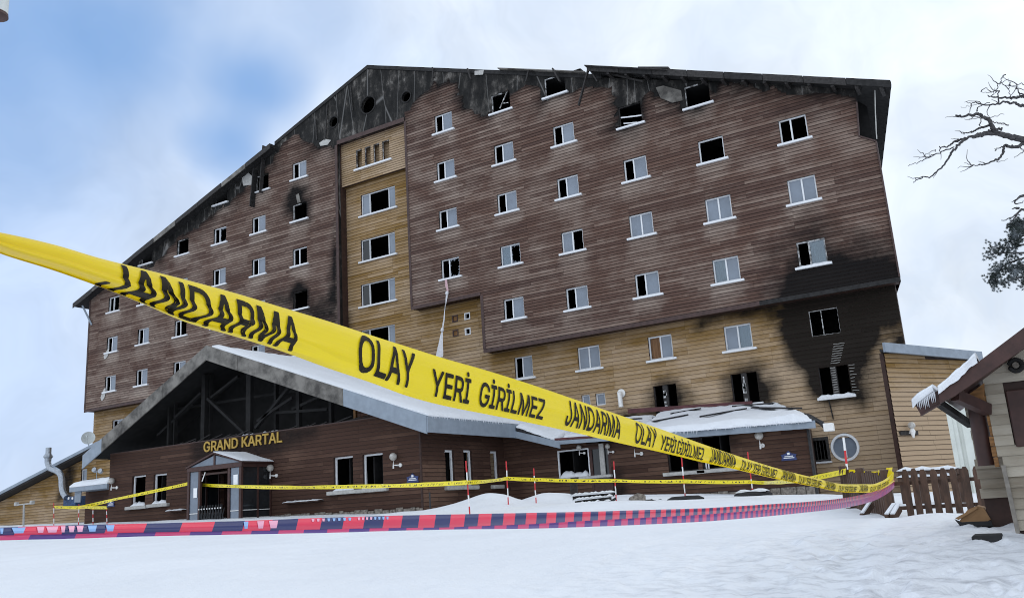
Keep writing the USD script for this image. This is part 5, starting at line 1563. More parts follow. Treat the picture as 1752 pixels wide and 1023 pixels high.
pl = [((976, 868), (1044, 861), 28.6, .22, .12, 'charred snow-covered plank lowest in the pile by the annex door'), ((984, 860), (1046, 853), 28.9, .22, .12, 'charred snow-covered plank in the middle of the pile by the annex door'), ((980, 852), (1050, 846), 29.2, .22, .12, 'charred snow-covered plank on top of the pile by the annex door'),
      ((1000, 868), (1036, 853), 28.2, .10, .07, 'thin charred lath leaning across the plank pile'), ((1040, 861), (1054, 852), 28.1, .14, .08, 'short charred lath beside the marker pole at the annex door'), ((995, 874), (1075, 867), 27.4, .2, .10, 'long charred beam lying in the snow before the plank pile'), ((900, 880), (948, 876), 27.6, .16, .08, 'charred board half buried in snow left of the plank pile')]
for k, (a, b, Z, w, th_, lab) in enumerate(pl):
    p, q_ = plank(a, b, Z, w, th_, lab)
    if k < 3:
        n = 24
        xs = np.linspace(0, 1, n)
        prof = [(-.18, 0), (-.2, .6), (0, 1.), (.2, .7), (.18, 0)]
        hh = .075 * (.6 + .8 * nrng.random(n))
        hh[0] = hh[-1] = .03
        v = [lerp(p, q_, t) + np.array([0, yy, .065 + hh[i] * kk]) for i, t in enumerate(xs) for yy, kk in prof]
        o = MB().add(v, [(i * 5 + j, (i + 1) * 5 + j, (i + 1) * 5 + j + 1, i * 5 + j + 1) for i in range(n - 1) for j in range(4)]).build('snow_cap', 'snow_roof', None, ('snow lying on the lowest charred plank by the annex door', 'snow lying on the middle charred plank by the annex door', 'snow lying on the topmost charred plank by the annex door')[k], 'snow', smooth=True)
for k, (px, py, Z, r) in enumerate(((1113, 860, 28.5, .16), (1091, 853, 29, .2), (1130, 856, 29, .06), (1066, 868, 27.5, .07))):
    m = trimesh.creation.icosphere(1, r)
    m.vertices = m.vertices * [1.2, 1, .7] * (1 + .4 * nrng.random((len(m.vertices), 1))) + onZ(px, py, Z)
    MB().mesh(m).build('rubble_lump', 'charred' if k != 1 else 'stone', None, ('black lump of rubble in the snow below the left annex window', 'grey stone in the snow right of the annex door', 'tiny dark scrap in the snow between two marker poles', 'tiny dark scrap beside the long charred beam')[k], 'rubble')
mk = thing('metal_rack', 'small dark wire rack leaning below the big annex opening', 'rack')
for k in range(7):
    p = onZ(977 + k * 1.9, 846, 31.0)
    MB().bar(p, p + [0, .0, .52], .02, .025).build('bar', 'dark_metal', mk)
a, b = onZ(976, 820, 31.0), onZ(990, 819, 31.0)
MB().bar(a, b, .03, .14).build('head', 'dark_metal', mk)
sk = thing('thin_stake', 'thin dark stake standing in the snow at the hall side wall', 'stake')
p = onZ(735, 842, 31.5)
MB().tube([p, onZ(737, 885, 31.5)], .03, 6).build('rod', 'dark_metal', sk)

# ------------------------------------------------------------------ picket fence
post_c = onZ(1532, 888, 12.0)
def picket(parent, base, ztop, w, along, lean=0., th_=.022, mt='picket_wood', point=True):
    zb = base[2]
    hw = w / 2
    o = along * hw
    up = np.array([lean * along[0], lean * along[1], 0])
    pts = [base - o, base + o, np.array([*(base + o + up)[:2], ztop - .05]), np.array([*(base + up + o * .45)[:2], ztop]), np.array([*(base + up - o * .45)[:2], ztop]), np.array([*(base - o + up)[:2], ztop - .05])]
    nrm = np.array([-along[1], along[0], 0])
    return MB().prism(pts, nrm * th_).build('picket', mt, parent)


fence = thing('picket_fence', 'brown wooden picket fence facing forward beside the hut', 'fence', None)
f0, f1 = onZ(1532, 880, 11.95), onZ(1676, 875, 11.35)
fa = (f1 - f0) * [1, 1, 0]
flen = np.linalg.norm(fa)
fa /= flen
fn = np.array([-fa[1], fa[0], 0])
zt0, zt1 = onZ(1545, 803, 11.95)[2], onZ(1668, 798, 11.4)[2]
tops = [1545, 1561, 1577, 1594, 1611, 1629, 1648, 1668]
for k, px in enumerate(tops):
    s = np.interp(px, [1532, 1668], [.0, flen * .97])
    b = f0 + fa * s
    b[2] = gz1(b) - .08
    ztp = np.interp(px, [1545, 1668], [zt0, zt1]) + rng.uniform(-.012, .012)
    # top sits at px: place so that the picket stands plumb
    d = ray(px, 800)
    nn_ = np.cross(fa, [0, 0, 1])
    tpt = d * (np.dot(f0, nn_) / np.dot(d, nn_))
    b[:2] = tpt[:2]
    picket(fence, b, ztp, .085, fa, rng.uniform(-.01, .01))
for zz, px, py in ((0, 1600, 866), (1, 1600, 823)):
    zq = onPlane(px, py, f0, fn)[2]
    MB().bar(np.array([*(f0 + fn * .045)[:2], zq]), np.array([*(f1 + fa * .3 + fn * .045)[:2], zq]), .035, .05).build('rail', 'picket_wood', fence)
cp = np.array([f0[0], f0[1], gz1(f0) - .1]) - fa * .05
MB().rbox(cp - [.06, .06, 0], np.array([cp[0] + .06, cp[1] + .06, onZ(1530, 802, 12)[2]]), .012).build('corner_post', 'orange_post', fence) if False else MB().rbox(cp - [.06, .06, 0], np.array([cp[0] + .06, cp[1] + .06, onZ(1530, 802, 12)[2]]), .012).build('corner_post', 'picket_wood', fence)
side_f = thing('picket_fence', 'brown picket fence running back to the left from the tied corner post', 'fence')
g1 = onZ(1452, 868, 14.6)
ga = (g1 - cp) * [1, 1, 0]
gl = np.linalg.norm(ga)
ga /= gl
gn = np.array([-ga[1], ga[0], 0])
zA, zB = onZ(1522, 806, 12.1)[2], onZ(1455, 806, 14.5)[2]
s = .12
while s < gl - .05:
    b = cp + ga * s
    b[2] = gz1(b) - .08
    picket(side_f, b, zA + (zB - zA) * s / gl + rng.uniform(-.015, .015), .085, ga, rng.uniform(-.01, .01))
    s += .132
for t in (.25, .72):
    zq0, zq1 = gz1(cp) + (zA - gz1(cp)) * t, gz1(g1) + (zB - gz1(g1)) * t
    MB().bar(np.array([*(cp - gn * .04)[:2], zq0]), np.array([*(g1 - gn * .04)[:2], zq1]), .035, .05).build('rail', 'picket_wood', side_f)
for s, up_ in ((gl, .10), (gl - .22, .04), (gl * .55, .06)):
    b = cp + ga * s
    zt_ = zA + (zB - zA) * s / gl + up_
    MB().rbox((b[0] - .06, b[1] - .06, gz1(b) - .1), (b[0] + .06, b[1] + .06, zt_), .012).build('post', 'picket_wood', side_f)
# snow-topped struts at the foot of the side fence
for k, (a, b) in enumerate((((1476, 884), (1491, 862)), ((1518, 886), (1531, 868)), ((1528, 886), (1538, 869)), ((1452, 874), (1461, 860)))):
    Z = (12.6, 11.6, 11.55, 14.0)[k]
    p, q_ = onZ(*a, Z), onZ(*b, Z + .15)
    MB().bar(p, q_, .06, .09).build('strut', 'picket_wood', side_f)
    MB().bar(p + [0, -.01, .055], q_ + [0, -.01, .055], .055, .02).build('snow', 'snow_roof', side_f)
back_f = thing('rail_fence', 'low snow-topped rails behind the front picket fence', 'fence')
for py, hgt in ((810, .07), (821, .07)):
    a, b = onZ(1538, py, 15.2), onZ(1640, py - 4, 14.2)
    MB().bar(a, b, .06, .08).build('rail', 'picket_wood', back_f)
    o = snow_strip(back_f, 0, 1, -.04, .04, 0, .05)
    d = (b - a)
    L = np.linalg.norm(d)
    UsdGeom.Xformable(o).AddTransformOp().Set(Gf.Matrix4d(*d, 0, *(np.array([-d[1], d[0], 0]) / L), 0, 0, 0, 1, 0, *(a + [0, 0, .042]), 1))
for px in (1540, 1572, 1606, 1640):
    t = (px - 1538) / 102
    p = lerp(onZ(1538, 805, 15.2), onZ(1640, 801, 14.2), t)
    MB().rbox((p[0] - .05, p[1] + .04, gz1(p) - .1), (p[0] + .05, p[1] + .13, p[2]), .01).build('post', 'picket_wood', back_f)
# ------------------------------------------------------------------ white cabin behind the fence
cab = thing('site_cabin', 'off-white ribbed metal cabin behind the fence and hut', 'cabin')
YC = 24.0
a, b = onY(1618, 694, YC), onY(1645, 830, YC)
cz1, cz0 = onY(1640, 683, YC)[2], gz1(a) - .2
x = a[0]
prof = []
while x < 2.2:
    prof += [(x, 0), (x + .17, 0), (x + .20, .05), (x + .25, .05)]
    x += .28
v = [(px_, YC + d, zz) for zz in (cz0, cz1) for px_, d in prof]
n = len(prof)
MB().add(v, [(i, i + 1, i + 1 + n, i + n) for i in range(n - 1)]).build('ribbed_wall', 'cabin_white', cab)
MB().rbox((a[0] - .03, YC - .03, cz1 - .02), (2.25, YC + 2.4, cz1 + .16), .02).build('roof_frame', 'cabin_white', cab)
MB().box((a[0] - .02, YC - .02, cz0), (a[0] + .08, YC + .06, cz1 - .021)).build('corner_post', 'cabin_white', cab)
MB().add([(a[0] + .0, YC + .06, cz0), (a[0] - .2, YC + 2.3, cz0), (a[0] - .2, YC + 2.3, cz1), (a[0], YC + .06, cz1)], [(0, 1, 2), (0, 2, 3)]).build('end_wall', 'cabin_white', cab)

# ------------------------------------------------------------------ hut at the right edge
YR = 8.45
A_, B_ = onY(1606, 670, YR), onY(1752, 560, YR)
sl_ = (B_[2] - A_[2]) / (B_[0] - A_[0])
hut = thing('wooden_hut', 'weathered grey plank hut with dark brown snow-edged roof at the right edge', 'hut')
YK = 9.15
kl = onY(1690, 690, YK)[0]
kb = onY(1722, 912, YK)[2]
step = .0935
z_ = kb + .02
zsplit = onY(1700, 797, YK)[2]
R = random.Random(4)
k = 0
topz = onY(1752, 600, YK)[2] + .45
xr = 2.2
xs_sh = onY(1737, 700, YK)[0]
zsh0, zsh1 = onY(1745, 764, YK)[2], onY(1735, 667, YK)[2]
def board1(parent, x0, x1, y, z0, z1, tone, name='plank', mt='grey_siding', soot_=0.):
    n = max(2, int((x1 - x0) / .25))
    xs = np.linspace(x0, x1, n)
    w = R.uniform(-.003, .003)
    v, c = [], []
    for xx in xs:
        v += [(xx, y - .008 + w, z1 + .004), (xx, y - .024 + w, z0), (xx, y, z0 + .002)]
        c += [(soot_, .0 + .1 * R.random(), tone)] * 3
    f = [(i * 3 + j + 1, (i + 1) * 3 + j + 1, (i + 1) * 3 + j, i * 3 + j) for i in range(n - 1) for j in range(2)]
    v += [(x0, y + .01, z1), (x0, y + .01, z0), (x1, y + .01, z1), (x1, y + .01, z0)]
    q = len(xs) * 3
    c += [(soot_, 0, tone)] * 4
    f += [(0, q, q + 1, 1), (q - 3, q - 2, q + 3, q + 2)]
    return MB().add(v, f, c).build(name, mt, parent)


while z_ < topz:
    z1 = z_ + step - .004
    lowp = z_ < zsplit
    x0 = kl + (.03 if lowp else 0) + R.uniform(-.006, .006)
    xi = zsh0 - .03 < z_ < zsh1 + .02
    tone = min(1, max(0, R.gauss(.55 if not lowp else .35, .25)))
    x0 = max(x0, A_[0] + (z1 - .03 - A_[2]) / sl_)
    board1(hut, x0, xs_sh - .06 if xi else xr, YK, z_, z1, tone)
    z_ += step
MB().prism([(kl + .035, YK + .012, kb - .05), (xr, YK + .012, kb - .05), (xr, YK + .012, A_[2] + sl_ * (xr - A_[0]) - .1), (kl + .035, YK + .012, A_[2] + sl_ * (kl - A_[0]) - .1)], (0, .09, 0)).build('wall', 'dark_trim', hut)
MB().bar((kl + .03, YK - .035, zsplit), (kl + .045, YK - .035, kb - .08), .035, .03, up=(0, 1, 0)).build('corner_trim', 'hut_trim', hut)
MB().rbox((xs_sh - .05, YK - .03, zsh0), (xs_sh + .9, YK + .01, zsh1), .008).build('shutter', 'barge_brown', hut)
# set-back side part with its round post
YS = 9.75
k0 = onY(1651, 690, YS)[0]
zs0, zs1 = onY(1690, 852, YS)[2], onY(1660, 655, YS)[2]
z_ = zs0
while z_ < zs1:
    board1(hut, k0 + R.uniform(-.012, .012), kl + .10, YS, z_, z_ + .0895, min(1, max(0, R.gauss(.3, .2))))
    z_ += .0935
MB().box((k0 + .01, YS + .012, zs0 - .3), (kl + .1, YS + .1, zs1)).build('wall', 'dark_trim', hut)
MB().box((k0 + .1, YS + .06, kb - .1), (kl + .2, YS + .16, zs0)).build('gap_shade_panel', 'charred', hut)  # dark panel added to stand for the shade in the gap under the floor
pt, pb = onY(1665, 676, YK + .12), onY(1690, 796, YK + .12)
MB().tube([(pt[0] + .01, YK + .12, pt[2] + .1), (pt[0] + .01, YK + .12, pb[2])], .078, 16).build('post', 'barge_brown', hut, smooth=40)
for k, (zz) in enumerate(np.arange(pb[2] - .02, pt[2] + .05, .0935)):
    MB().rbox((kl - .035 + R.uniform(-.008, .008), YK - .012, zz), (kl - .001, YK + .08, zz + .088), .004).build('board_end', 'orange_wood', hut)
# roof
xE = 2.4
E_ = np.array([xE, YR, A_[2] + sl_ * (xE - A_[0])])
lo0 = onY(1608, 690, YR)
bh_ = .285
MB().prism([A_, E_, E_ - [0, 0, bh_ * 1.04], onY(1633, 677, YR), lo0], (0, .05, 0)).build('barge_board', 'barge_brown', hut)
MB().prism([onY(1564, 690, YR + .06), onY(1605, 668, YR + .06), onY(1608, 689, YR + .06), onY(1575, 708.5, YR + .06)], (0, .04, 0)).build('eave_board', 'barge_brown', hut)
MB().prism([onY(1574, 709, YR + .04), onY(1609, 689, YR + .04), onY(1609, 691.5, YR + .04), onY(1575, 711.5, YR + .04)], (0, .06, 0)).build('eave_trim', 'barge_brown', hut)
T0 = onY(1568, 688, YR + .1)
T0 = np.array([T0[0], 0, T0[2]])
MB().add(*slab(np.array([A_[0] + .02, 0, A_[2] + .02 * sl_ - .03]), E_ - [0, 0, .02], .05, YR + .051, 10.2)).build('roof', 'barge_brown', hut)
MB().prism([onY(1650, 680, YK - .1), onY(1684, 655, YK - .1), onY(1684, 695, YK - .1)], (0, .05, 0)).build('soffit_board', 'orange_wood', hut)
MB().bar(onY(1606, 689, YR + .3), onY(1660, 726, YS - .05), .06, .06).build('brace', 'charred', hut)
MB().bar(onY(1634, 676, YR + .3), onY(1690, 701, YK - .03), .08, .1).build('beam', 'barge_brown', hut)
# snow on the roof edge
def lumpy(pts, Y, t, d, name, parent, seed, dn=0.):
    pts = np.array([onY(a, b, Y) for a, b in pts])
    ii = np.linspace(0, len(pts) - 1, 70)
    P = np.stack([np.interp(ii, np.arange(len(pts)), pts[:, k]) for k in range(3)], 1)
    nz = meshkit.fbm(P * 9, 3, seed)
    h = t * (.6 + .8 * nz)
    h[0] = h[-1] = t * .1
    prof = [(-.02, -dn), (-.035, .35), (-.01, .9), (d * .5, 1.05), (d, .8), (d, 0)]
    v = [P[i] + np.array([0, yy, (h[i] * kk if kk > 0 else kk * (.5 + nz[i]))]) for i in range(70) for yy, kk in prof]
    k = len(prof)
    f = [(i * k + j, (i + 1) * k + j, (i + 1) * k + j + 1, i * k + j + 1) for i in range(69) for j in range(k - 1)]
    return MB().add(v, f).build(name, 'snow_roof', parent, smooth=True)


lumpy([(1605, 668), (1614, 661), (1630, 648), (1640, 640), (1650, 631), (1660, 621), (1671, 612)], YR - .005, .05, .4, 'snow', hut, 3, .04)
lumpy([(1561, 692), (1570, 682), (1580, 675), (1592, 667), (1597, 664)], YR + .05, .045, .5, 'snow', hut, 4, .03)
for k in range(11):
    px = 1569 + k * 2.9
    p = onY(px, 688 - (px - 1565) * .55, YR + .045)
    MB().tube([p, p - [0, 0, R.uniform(.04, .11)]], np.array([.008, .001]), 5).build('icicle', 'snow_roof', hut)
c = onY(1738, 625, YK - .04)
orn = thing('round_ornament', 'dark round ring ornament on the hut gable under the roof', 'ornament')
a_ = np.linspace(0, 2 * np.pi, 25)
MB().tube(np.stack([c[0] + .05 * np.cos(a_), np.full(25, c[1]), c[2] + .05 * np.sin(a_)], 1), .022, 8, caps=False).build('ring', 'charred', orn, smooth=True)
MB().tube([(c[0] + .0, c[1], c[2]), (c[0] + .0, c[1] - .03, c[2])], .028, 12).build('hub', 'stone', orn)
# box and tray in front of the hut
bx_ = thing('cardboard_box', 'crushed brown cardboard box lying by the hut and fence', 'cardboard box')
Yb = 9.75
q = [onY(a, b, Yb) for a, b in ((1640, 893), (1690, 891), (1695, 888), (1683, 868), (1671, 865), (1655, 872))]
MB().prism(q, (0, .28, .0)).build('body', 'cardboard', bx_)
MB().prism([onY(a, b, Yb - .02) for a, b in ((1634, 886), (1671, 866), (1673, 869), (1640, 889))], (0, .12, 0)).build('flap', 'cardboard', bx_)
MB().prism([onY(a, b, Yb + .05) for a, b in ((1686, 880), (1695, 874), (1696, 886), (1689, 889))], (0, .05, 0)).build('flap', 'paper', bx_)
tr_ = thing('black_tray', 'black plastic tray holding the crushed cardboard box in the snow', 'tray')
p0, p1 = onY(1634, 890, Yb - .1), onY(1700, 902, Yb - .1)
MB().prism([onY(a, b, Yb - .12) for a, b in ((1633, 888), (1646, 903), (1698, 899), (1696, 891), (1645, 893))], (0, .05, 0)).build('front', 'rubber', tr_)
MB().rbox((p0[0], Yb - .07, p1[2] - .05), (p1[0], Yb + .4, p1[2] + .02), .01).build('base', 'rubber', tr_)
mt_ = MB().rbox((onY(1664, 907, YK - .1)[0], YK - .35, gz1((kl, YK - .3)) - .05), (onY(1716, 907, YK)[0], YK - .02, gz1((kl, YK - .3)) + .03), .01).build('dark_sheet', 'rubber', None, 'flat dark sheet lying at the foot of the hut corner', 'sheet')

# ------------------------------------------------------------------ big barrier tapes
ZY = lambda x: 1652. / (1670 - np.minimum(x, 1532))
def edges(tab):
    tab = np.array(tab, float)
    return lambda x: (np.interp(x, tab[:, 0], tab[:, 1]), np.interp(x, tab[:, 0], tab[:, 2]))


from scipy.interpolate import PchipInterpolator
def smooth_edges(tab):
    tab = np.array(tab, float)
    f1, f2 = PchipInterpolator(tab[:, 0], tab[:, 1]), PchipInterpolator(tab[:, 0], tab[:, 2])
    return lambda x: (f1(x), f2(x))


ytab = [(-160, 372, 388), (-60, 390, 413), (0, 401, 437), (80, 419, 462), (160, 442, 490), (240, 461, 520), (320, 480, 552), (400, 501, 575), (480, 525, 600), (560, 549, 629), (640, 575, 656), (700, 594, 678), (760, 613, 694), (830, 633, 708), (900, 655, 722), (980, 682, 739), (1055, 708, 757), (1120, 730, 772), (1190, 755, 789), (1260, 779, 804), (1320, 798, 818), (1385, 815, 831), (1450, 828, 842), (1490, 828, 842), (1510, 822, 834), (1528, 808, 822)]
ye = smooth_edges(ytab)
xs = np.concatenate([np.linspace(-160, 1200, 340), np.linspace(1204, 1528, 110)])
Zs = ZY(xs)
ytop, ybot = ye(xs)
Tp = np.array([onZ(a, b, c) for a, b, c in zip(xs, ytop, Zs)])
Bp = np.array([onZ(a, b, c) for a, b, c in zip(xs, ybot, Zs)])
cen = (Tp + Bp) / 2
S = np.concatenate([[0], np.cumsum(np.linalg.norm(np.diff(cen, axis=0), axis=1))])
ext = np.linalg.norm(Tp - Bp, axis=1)
WID = .098
ratio = np.clip(ext / WID, .25, .985)
# arc angle whose chord/arc is the ratio: sinc(theta/2)
thg = np.linspace(.02, 5.2, 400)
theta = np.interp(-ratio, -(np.sin(thg / 2) / (thg / 2)), thg)
tdir = np.gradient(cen, axis=0)
tdir /= np.linalg.norm(tdir, axis=1, keepdims=True)
vdir = (Tp - Bp) / ext[:, None]
ndir = np.cross(vdir, tdir)
ndir /= np.linalg.norm(ndir, axis=1, keepdims=True)
ndir *= np.sign(-(ndir * cen).sum(1))[:, None]      # towards the street side (bulge)


S_FOLD = float(np.interp(560, xs, S))


def tape_point(s, v, lift=0.):
    """point of the yellow tape at arc length s, v from -1/2 (lower edge) to 1/2 (upper edge)"""
    s, v = np.asarray(s, float), np.asarray(v, float)
    I = lambda A: np.stack([np.interp(s, S, A[:, k]) for k in range(3)], -1)
    c_, vd, nd = I(cen), I(vdir), I(ndir)
    th_, ex = np.interp(s, S, theta), np.interp(s, S, ext)
    a = th_ * v
    r = ex / 2 / np.sin(np.clip(th_ / 2, .01, 3.0)) if True else 0
    r = np.where(th_ > 3.1, WID / th_, WID / np.maximum(th_, .02))
    y_ = r * np.sin(a)
    k = np.where(np.abs(th_) > 0, ex / np.maximum(2 * r * np.sin(np.minimum(th_ / 2, np.pi / 2)), 1e-6), 1)
    y_ = y_ * k
    b_ = r * (np.cos(a) - np.cos(th_ / 2)) * .8
    # small creases along the tape
    b_ = b_ + .0016 * np.sin(v * 11 + s * 1.3) * np.cos(s * 4.1)
    fd_ = np.clip((S_FOLD - s) / .35, 0, 1)
    ww = np.clip((v + .20) / .17, -1, 1)
    y_ = y_ - fd_ * .032 * WID * np.sin(np.pi * ww) * np.clip(ex / WID, .3, 1)
    b_ = b_ + fd_ * .009 * np.sin(np.pi * ww)
    b_ = b_ + 0 * fd_ * (.006 * np.exp(-((v + .10 + .04 * np.sin(s * 3)) / .10) ** 2) - .004 * np.exp(-((v + .30) / .09) ** 2))
    b_ = b_ + .022 * np.clip((-.38 - v) / .12, 0, 1) ** 2 * np.clip((s - 1.9) / .8, 0, 1)
    return c_ + vd * y_[..., None] + nd * (b_ + lift)[..., None]


big = thing('barrier_tape', 'broad yellow barrier tape with black capitals running from top left to the fence post', 'barrier tape')
nv = 41
vv_ = np.linspace(-.5, .5, nv)
ss, vg = np.meshgrid(S, vv_, indexing='ij')
P = tape_point(ss, vg)
idx = np.arange(P.shape[0] * nv).reshape(-1, nv)
qd = np.stack([idx[:-1, :-1], idx[1:, :-1], idx[1:, 1:], idx[:-1, 1:]], -1).reshape(-1, 4)
MB().add(P.reshape(-1, 3), qd, uv=np.stack([ss.ravel(), vg.ravel()], 1)).build('strip', 'yellow_tape', big, smooth=True)


def tape_word(text, px0, px1, v0, v1, ital=.18, weight=True):
    s0, s1 = np.interp(px0, xs, S), np.interp(px1, xs, S)
    m = meshkit.text_mesh(text, 1.0, .02, bold=weight)
    keep = m.triangles_center[:, 2] > .0195
    m = trimesh.Trimesh(m.vertices, m.faces[keep], process=True)
    b = m.bounds
    V = np.array(m.vertices)
    F = np.array(m.faces)
    V2 = V[:, :2] - b[0, :2]
    V2[:, 0] += ital * V2[:, 1]
    V2[:, 0] /= V2[:, 0].max()
    hcap = 1.0 if 'İ' not in text else (b[1, 1] - b[0, 1])
    V2[:, 1] /= hcap
    V3 = np.column_stack([V2[:, 0] * (s1 - s0), V2[:, 1] * (v1 - v0) * WID, np.zeros(len(V2))])
    V3, F = trimesh.remesh.subdivide_to_size(V3, F, max_edge=.006 if px1 < 500 else (.012 if s1 - s0 < 1.5 else .03), max_iter=12)
    mg = trimesh.Trimesh(V3, F, process=True)
    V3, F = np.array(mg.vertices), np.array(mg.faces)
    sv = s0 + V3[:, 0]
    vv2 = v0 + V3[:, 1] / WID
    G = trimesh.Trimesh(tape_point(sv, vv2, .0022), F, process=False)
    if px1 < 1200:
        cc_ = trimesh.graph.connected_components(G.face_adjacency, nodes=np.arange(len(F)), min_len=1)
        for fs in cc_:
            u_, inv = np.unique(F[fs], return_inverse=True)
            MB().add(G.vertices[u_], inv.reshape(-1, 3)).build('letter', 'tape_ink', big)
    else:
        MB().add(G.vertices, F).build('lettering', 'tape_ink', big, kind='stuff')


tape_word('JANDARMA', 152, 492, -.42, .18, ital=.12)
tape_word('OLAY', 597, 706, -.36, .34)
tape_word('YERİ', 731, 802, -.36, .34)
tape_word('GİRİLMEZ', 814, 928, -.36, .34)
tape_word('JANDARMA', 961, 1054, -.36, .34)
tape_word('OLAY', 1079, 1117, -.36, .34)
tape_word('YERİ', 1122, 1150, -.36, .34)
tape_word('GİRİLMEZ', 1150, 1197, -.36, .34)
tape_word('JANDARMA', 1207, 1250, -.36, .34)
tape_word('OLAY YERİ GİRİLMEZ', 1260, 1322, -.36, .34)
tape_word('JANDARMA', 1330, 1354, -.36, .34)
tape_word('OLAY YERİ GİRİLMEZ', 1360, 1400, -.36, .34)
tape_word('JANDARMA', 1406, 1424, -.36, .34)
tape_word('OLAY YERİ GİRİLMEZ', 1430, 1462, -.36, .34)
tape_word('JANDARMA', 1467, 1482, -.36, .34)
tape_word('OLAY YERİ GİRİLMEZ', 1486, 1520, -.36, .34)
# tape end round the corner post and along the side fence
pc = cp
loop = [tape_point(S[-1], 0.)[None][0] if False else tape_point(np.array([S[-1]]), np.array([0.]))[0], np.array([pc[0] + .05, pc[1] - .085, zA - .02]), np.array([pc[0] + .09, pc[1] + .02, zA - .0]), np.array([pc[0] + .0, pc[1] + .09, zA + .0])]
ribbon(loop, .11, big, 'yellow_tape', 'knot_end')
l2 = [np.array([pc[0] - .085, pc[1] - .02, zA]), onZ(1505, 810, 12.5), onZ(1480, 810, 13.4), onZ(1460, 807, 14.2), onZ(1445, 806, 14.7)]
ribbon(l2, .07, big, 'yellow_tape', 'knot_end')

ZP = lambda x: 1500. / (1657 - np.minimum(x, 1530))
ptab = [(-160, 913, 934), (0, 902, 924), (120, 898, 921), (250, 895, 917), (400, 891, 914), (560, 885, 911), (700, 881, 907), (800, 879, 905), (900, 877, 904), (1000, 875, 901), (1100, 872, 897), (1200, 869, 892), (1300, 863, 884), (1380, 858, 876), (1440, 852, 869), (1490, 842, 858), (1515, 832, 846), (1530, 818, 834)]
pe = smooth_edges(ptab)
xp = np.concatenate([np.linspace(-160, 1200, 300), np.linspace(1204, 1530, 90)])
Zp = ZP(xp)
pt_, pb_ = pe(xp)
Tq = np.array([onZ(a, b, c) for a, b, c in zip(xp, pt_, Zp)])
Bq = np.array([onZ(a, b, c) for a, b, c in zip(xp, pb_, Zp)])
cq = (Tq + Bq) / 2
Sq = np.concatenate([[0], np.cumsum(np.linalg.norm(np.diff(cq, axis=0), axis=1))])
period = (np.interp(775, xp, Sq) - np.interp(722, xp, Sq))
pink = thing('barrier_tape', 'low red and navy striped barrier tape stretched above the snow to the fence post', 'barrier tape')
nq = 17
vq = np.linspace(0, 1, nq)
# front leaf rolled over a back leaf
def pink_pt(v, bul, sh0, lo, hi):
    g = lo + (hi - lo) * v
    base = Tq[:, None] * (1 - g)[None, :, None] + Bq[:, None] * g[None, :, None]
    d = cq / np.linalg.norm(cq, axis=1, keepdims=True)
    e_ = np.linalg.norm(Tq - Bq, axis=1)
    bump_ = np.sin(np.pi * v)[None, :] * bul * e_[:, None] + sh0 * e_[:, None] + .0015 * np.sin(v * 14)[None, :] * np.sin(Sq * 5)[:, None]
    return base - d[:, None] * bump_[..., None]


shear = .07
fold = np.interp(xp, [0, 600, 760, 1000, 1250, 1530], [.62, .80, .92, .60, .45, .45])
for nm, mt__, lo, hi, bul, off, phase in (('front_leaf', 'stripe_tape', 0., fold, .35, .06, 0.), ('back_leaf', 'stripe_tape_under', fold * .85, 1., .15, -.03, .33)):
    lo_, hi_ = np.broadcast_to(lo, xp.shape), np.broadcast_to(hi, xp.shape)
    g = lo_[:, None] + (hi_ - lo_)[:, None] * vq[None, :]
    base = Tq[:, None] * (1 - g)[..., None] + Bq[:, None] * g[..., None]
    d = cq / np.linalg.norm(cq, axis=1, keepdims=True)
    e_ = np.linalg.norm(Tq - Bq, axis=1)
    bp_ = np.sin(np.pi * vq)[None, :] * bul * e_[:, None] + off * e_[:, None] + .0006 * np.sin(vq * 14)[None, :] * np.sin(Sq * 5)[:, None]
    P = base - d[:, None] * bp_[..., None]
    u = (Sq[:, None] + 0 * vq[None, :]) / period + shear * g + phase
    idx = np.arange(len(xp) * nq).reshape(-1, nq)
    qd = np.stack([idx[:-1, 1:], idx[1:, 1:], idx[1:, :-1], idx[:-1, :-1]], -1).reshape(-1, 4)
    MB().add(P.reshape(-1, 3), qd, uv=np.stack([u.ravel(), (g * 1.).ravel()], 1)).build(nm, mt__, pink, smooth=True)
    if nm == 'front_leaf':
        FP = P
# pale pieces of print along the rolled upper edge
def print_piece(px0, px1, g0, g1, mt__, sl=.3):
    pts = []
    d = cq / np.linalg.norm(cq, axis=1, keepdims=True)
    n = 5
    rows = []
    for gg in np.linspace(g0, g1, 6):
        row = []
        for t in np.linspace(0, 1, n):
            px = px0 + (px1 - px0) * (t * (1 - .35 * (gg - g0) / (g1 - g0)) + .18 * (gg - g0) / (g1 - g0))
            j = np.interp(px, xp, np.arange(len(xp)))
            j0 = int(j)
            fr = j - j0
            kq = np.clip(gg, 0, 1) * (nq - 1)
            k0_ = min(int(kq), nq - 2)
            fk = kq - k0_
            q_ = lambda a: FP[a, k0_] * (1 - fk) + FP[a, k0_ + 1] * fk
            row.append((q_(j0) * (1 - fr) + q_(j0 + 1) * fr) - d[j0] * .0012)
        rows.append(row)
    v = np.array(rows).reshape(-1, 3)
    f = [(i * n + j, (i + 1) * n + j, (i + 1) * n + j + 1, i * n + j + 1) for i in range(5) for j in range(n - 1)]
    MB().add(v, f).build('print', mt__, pink)


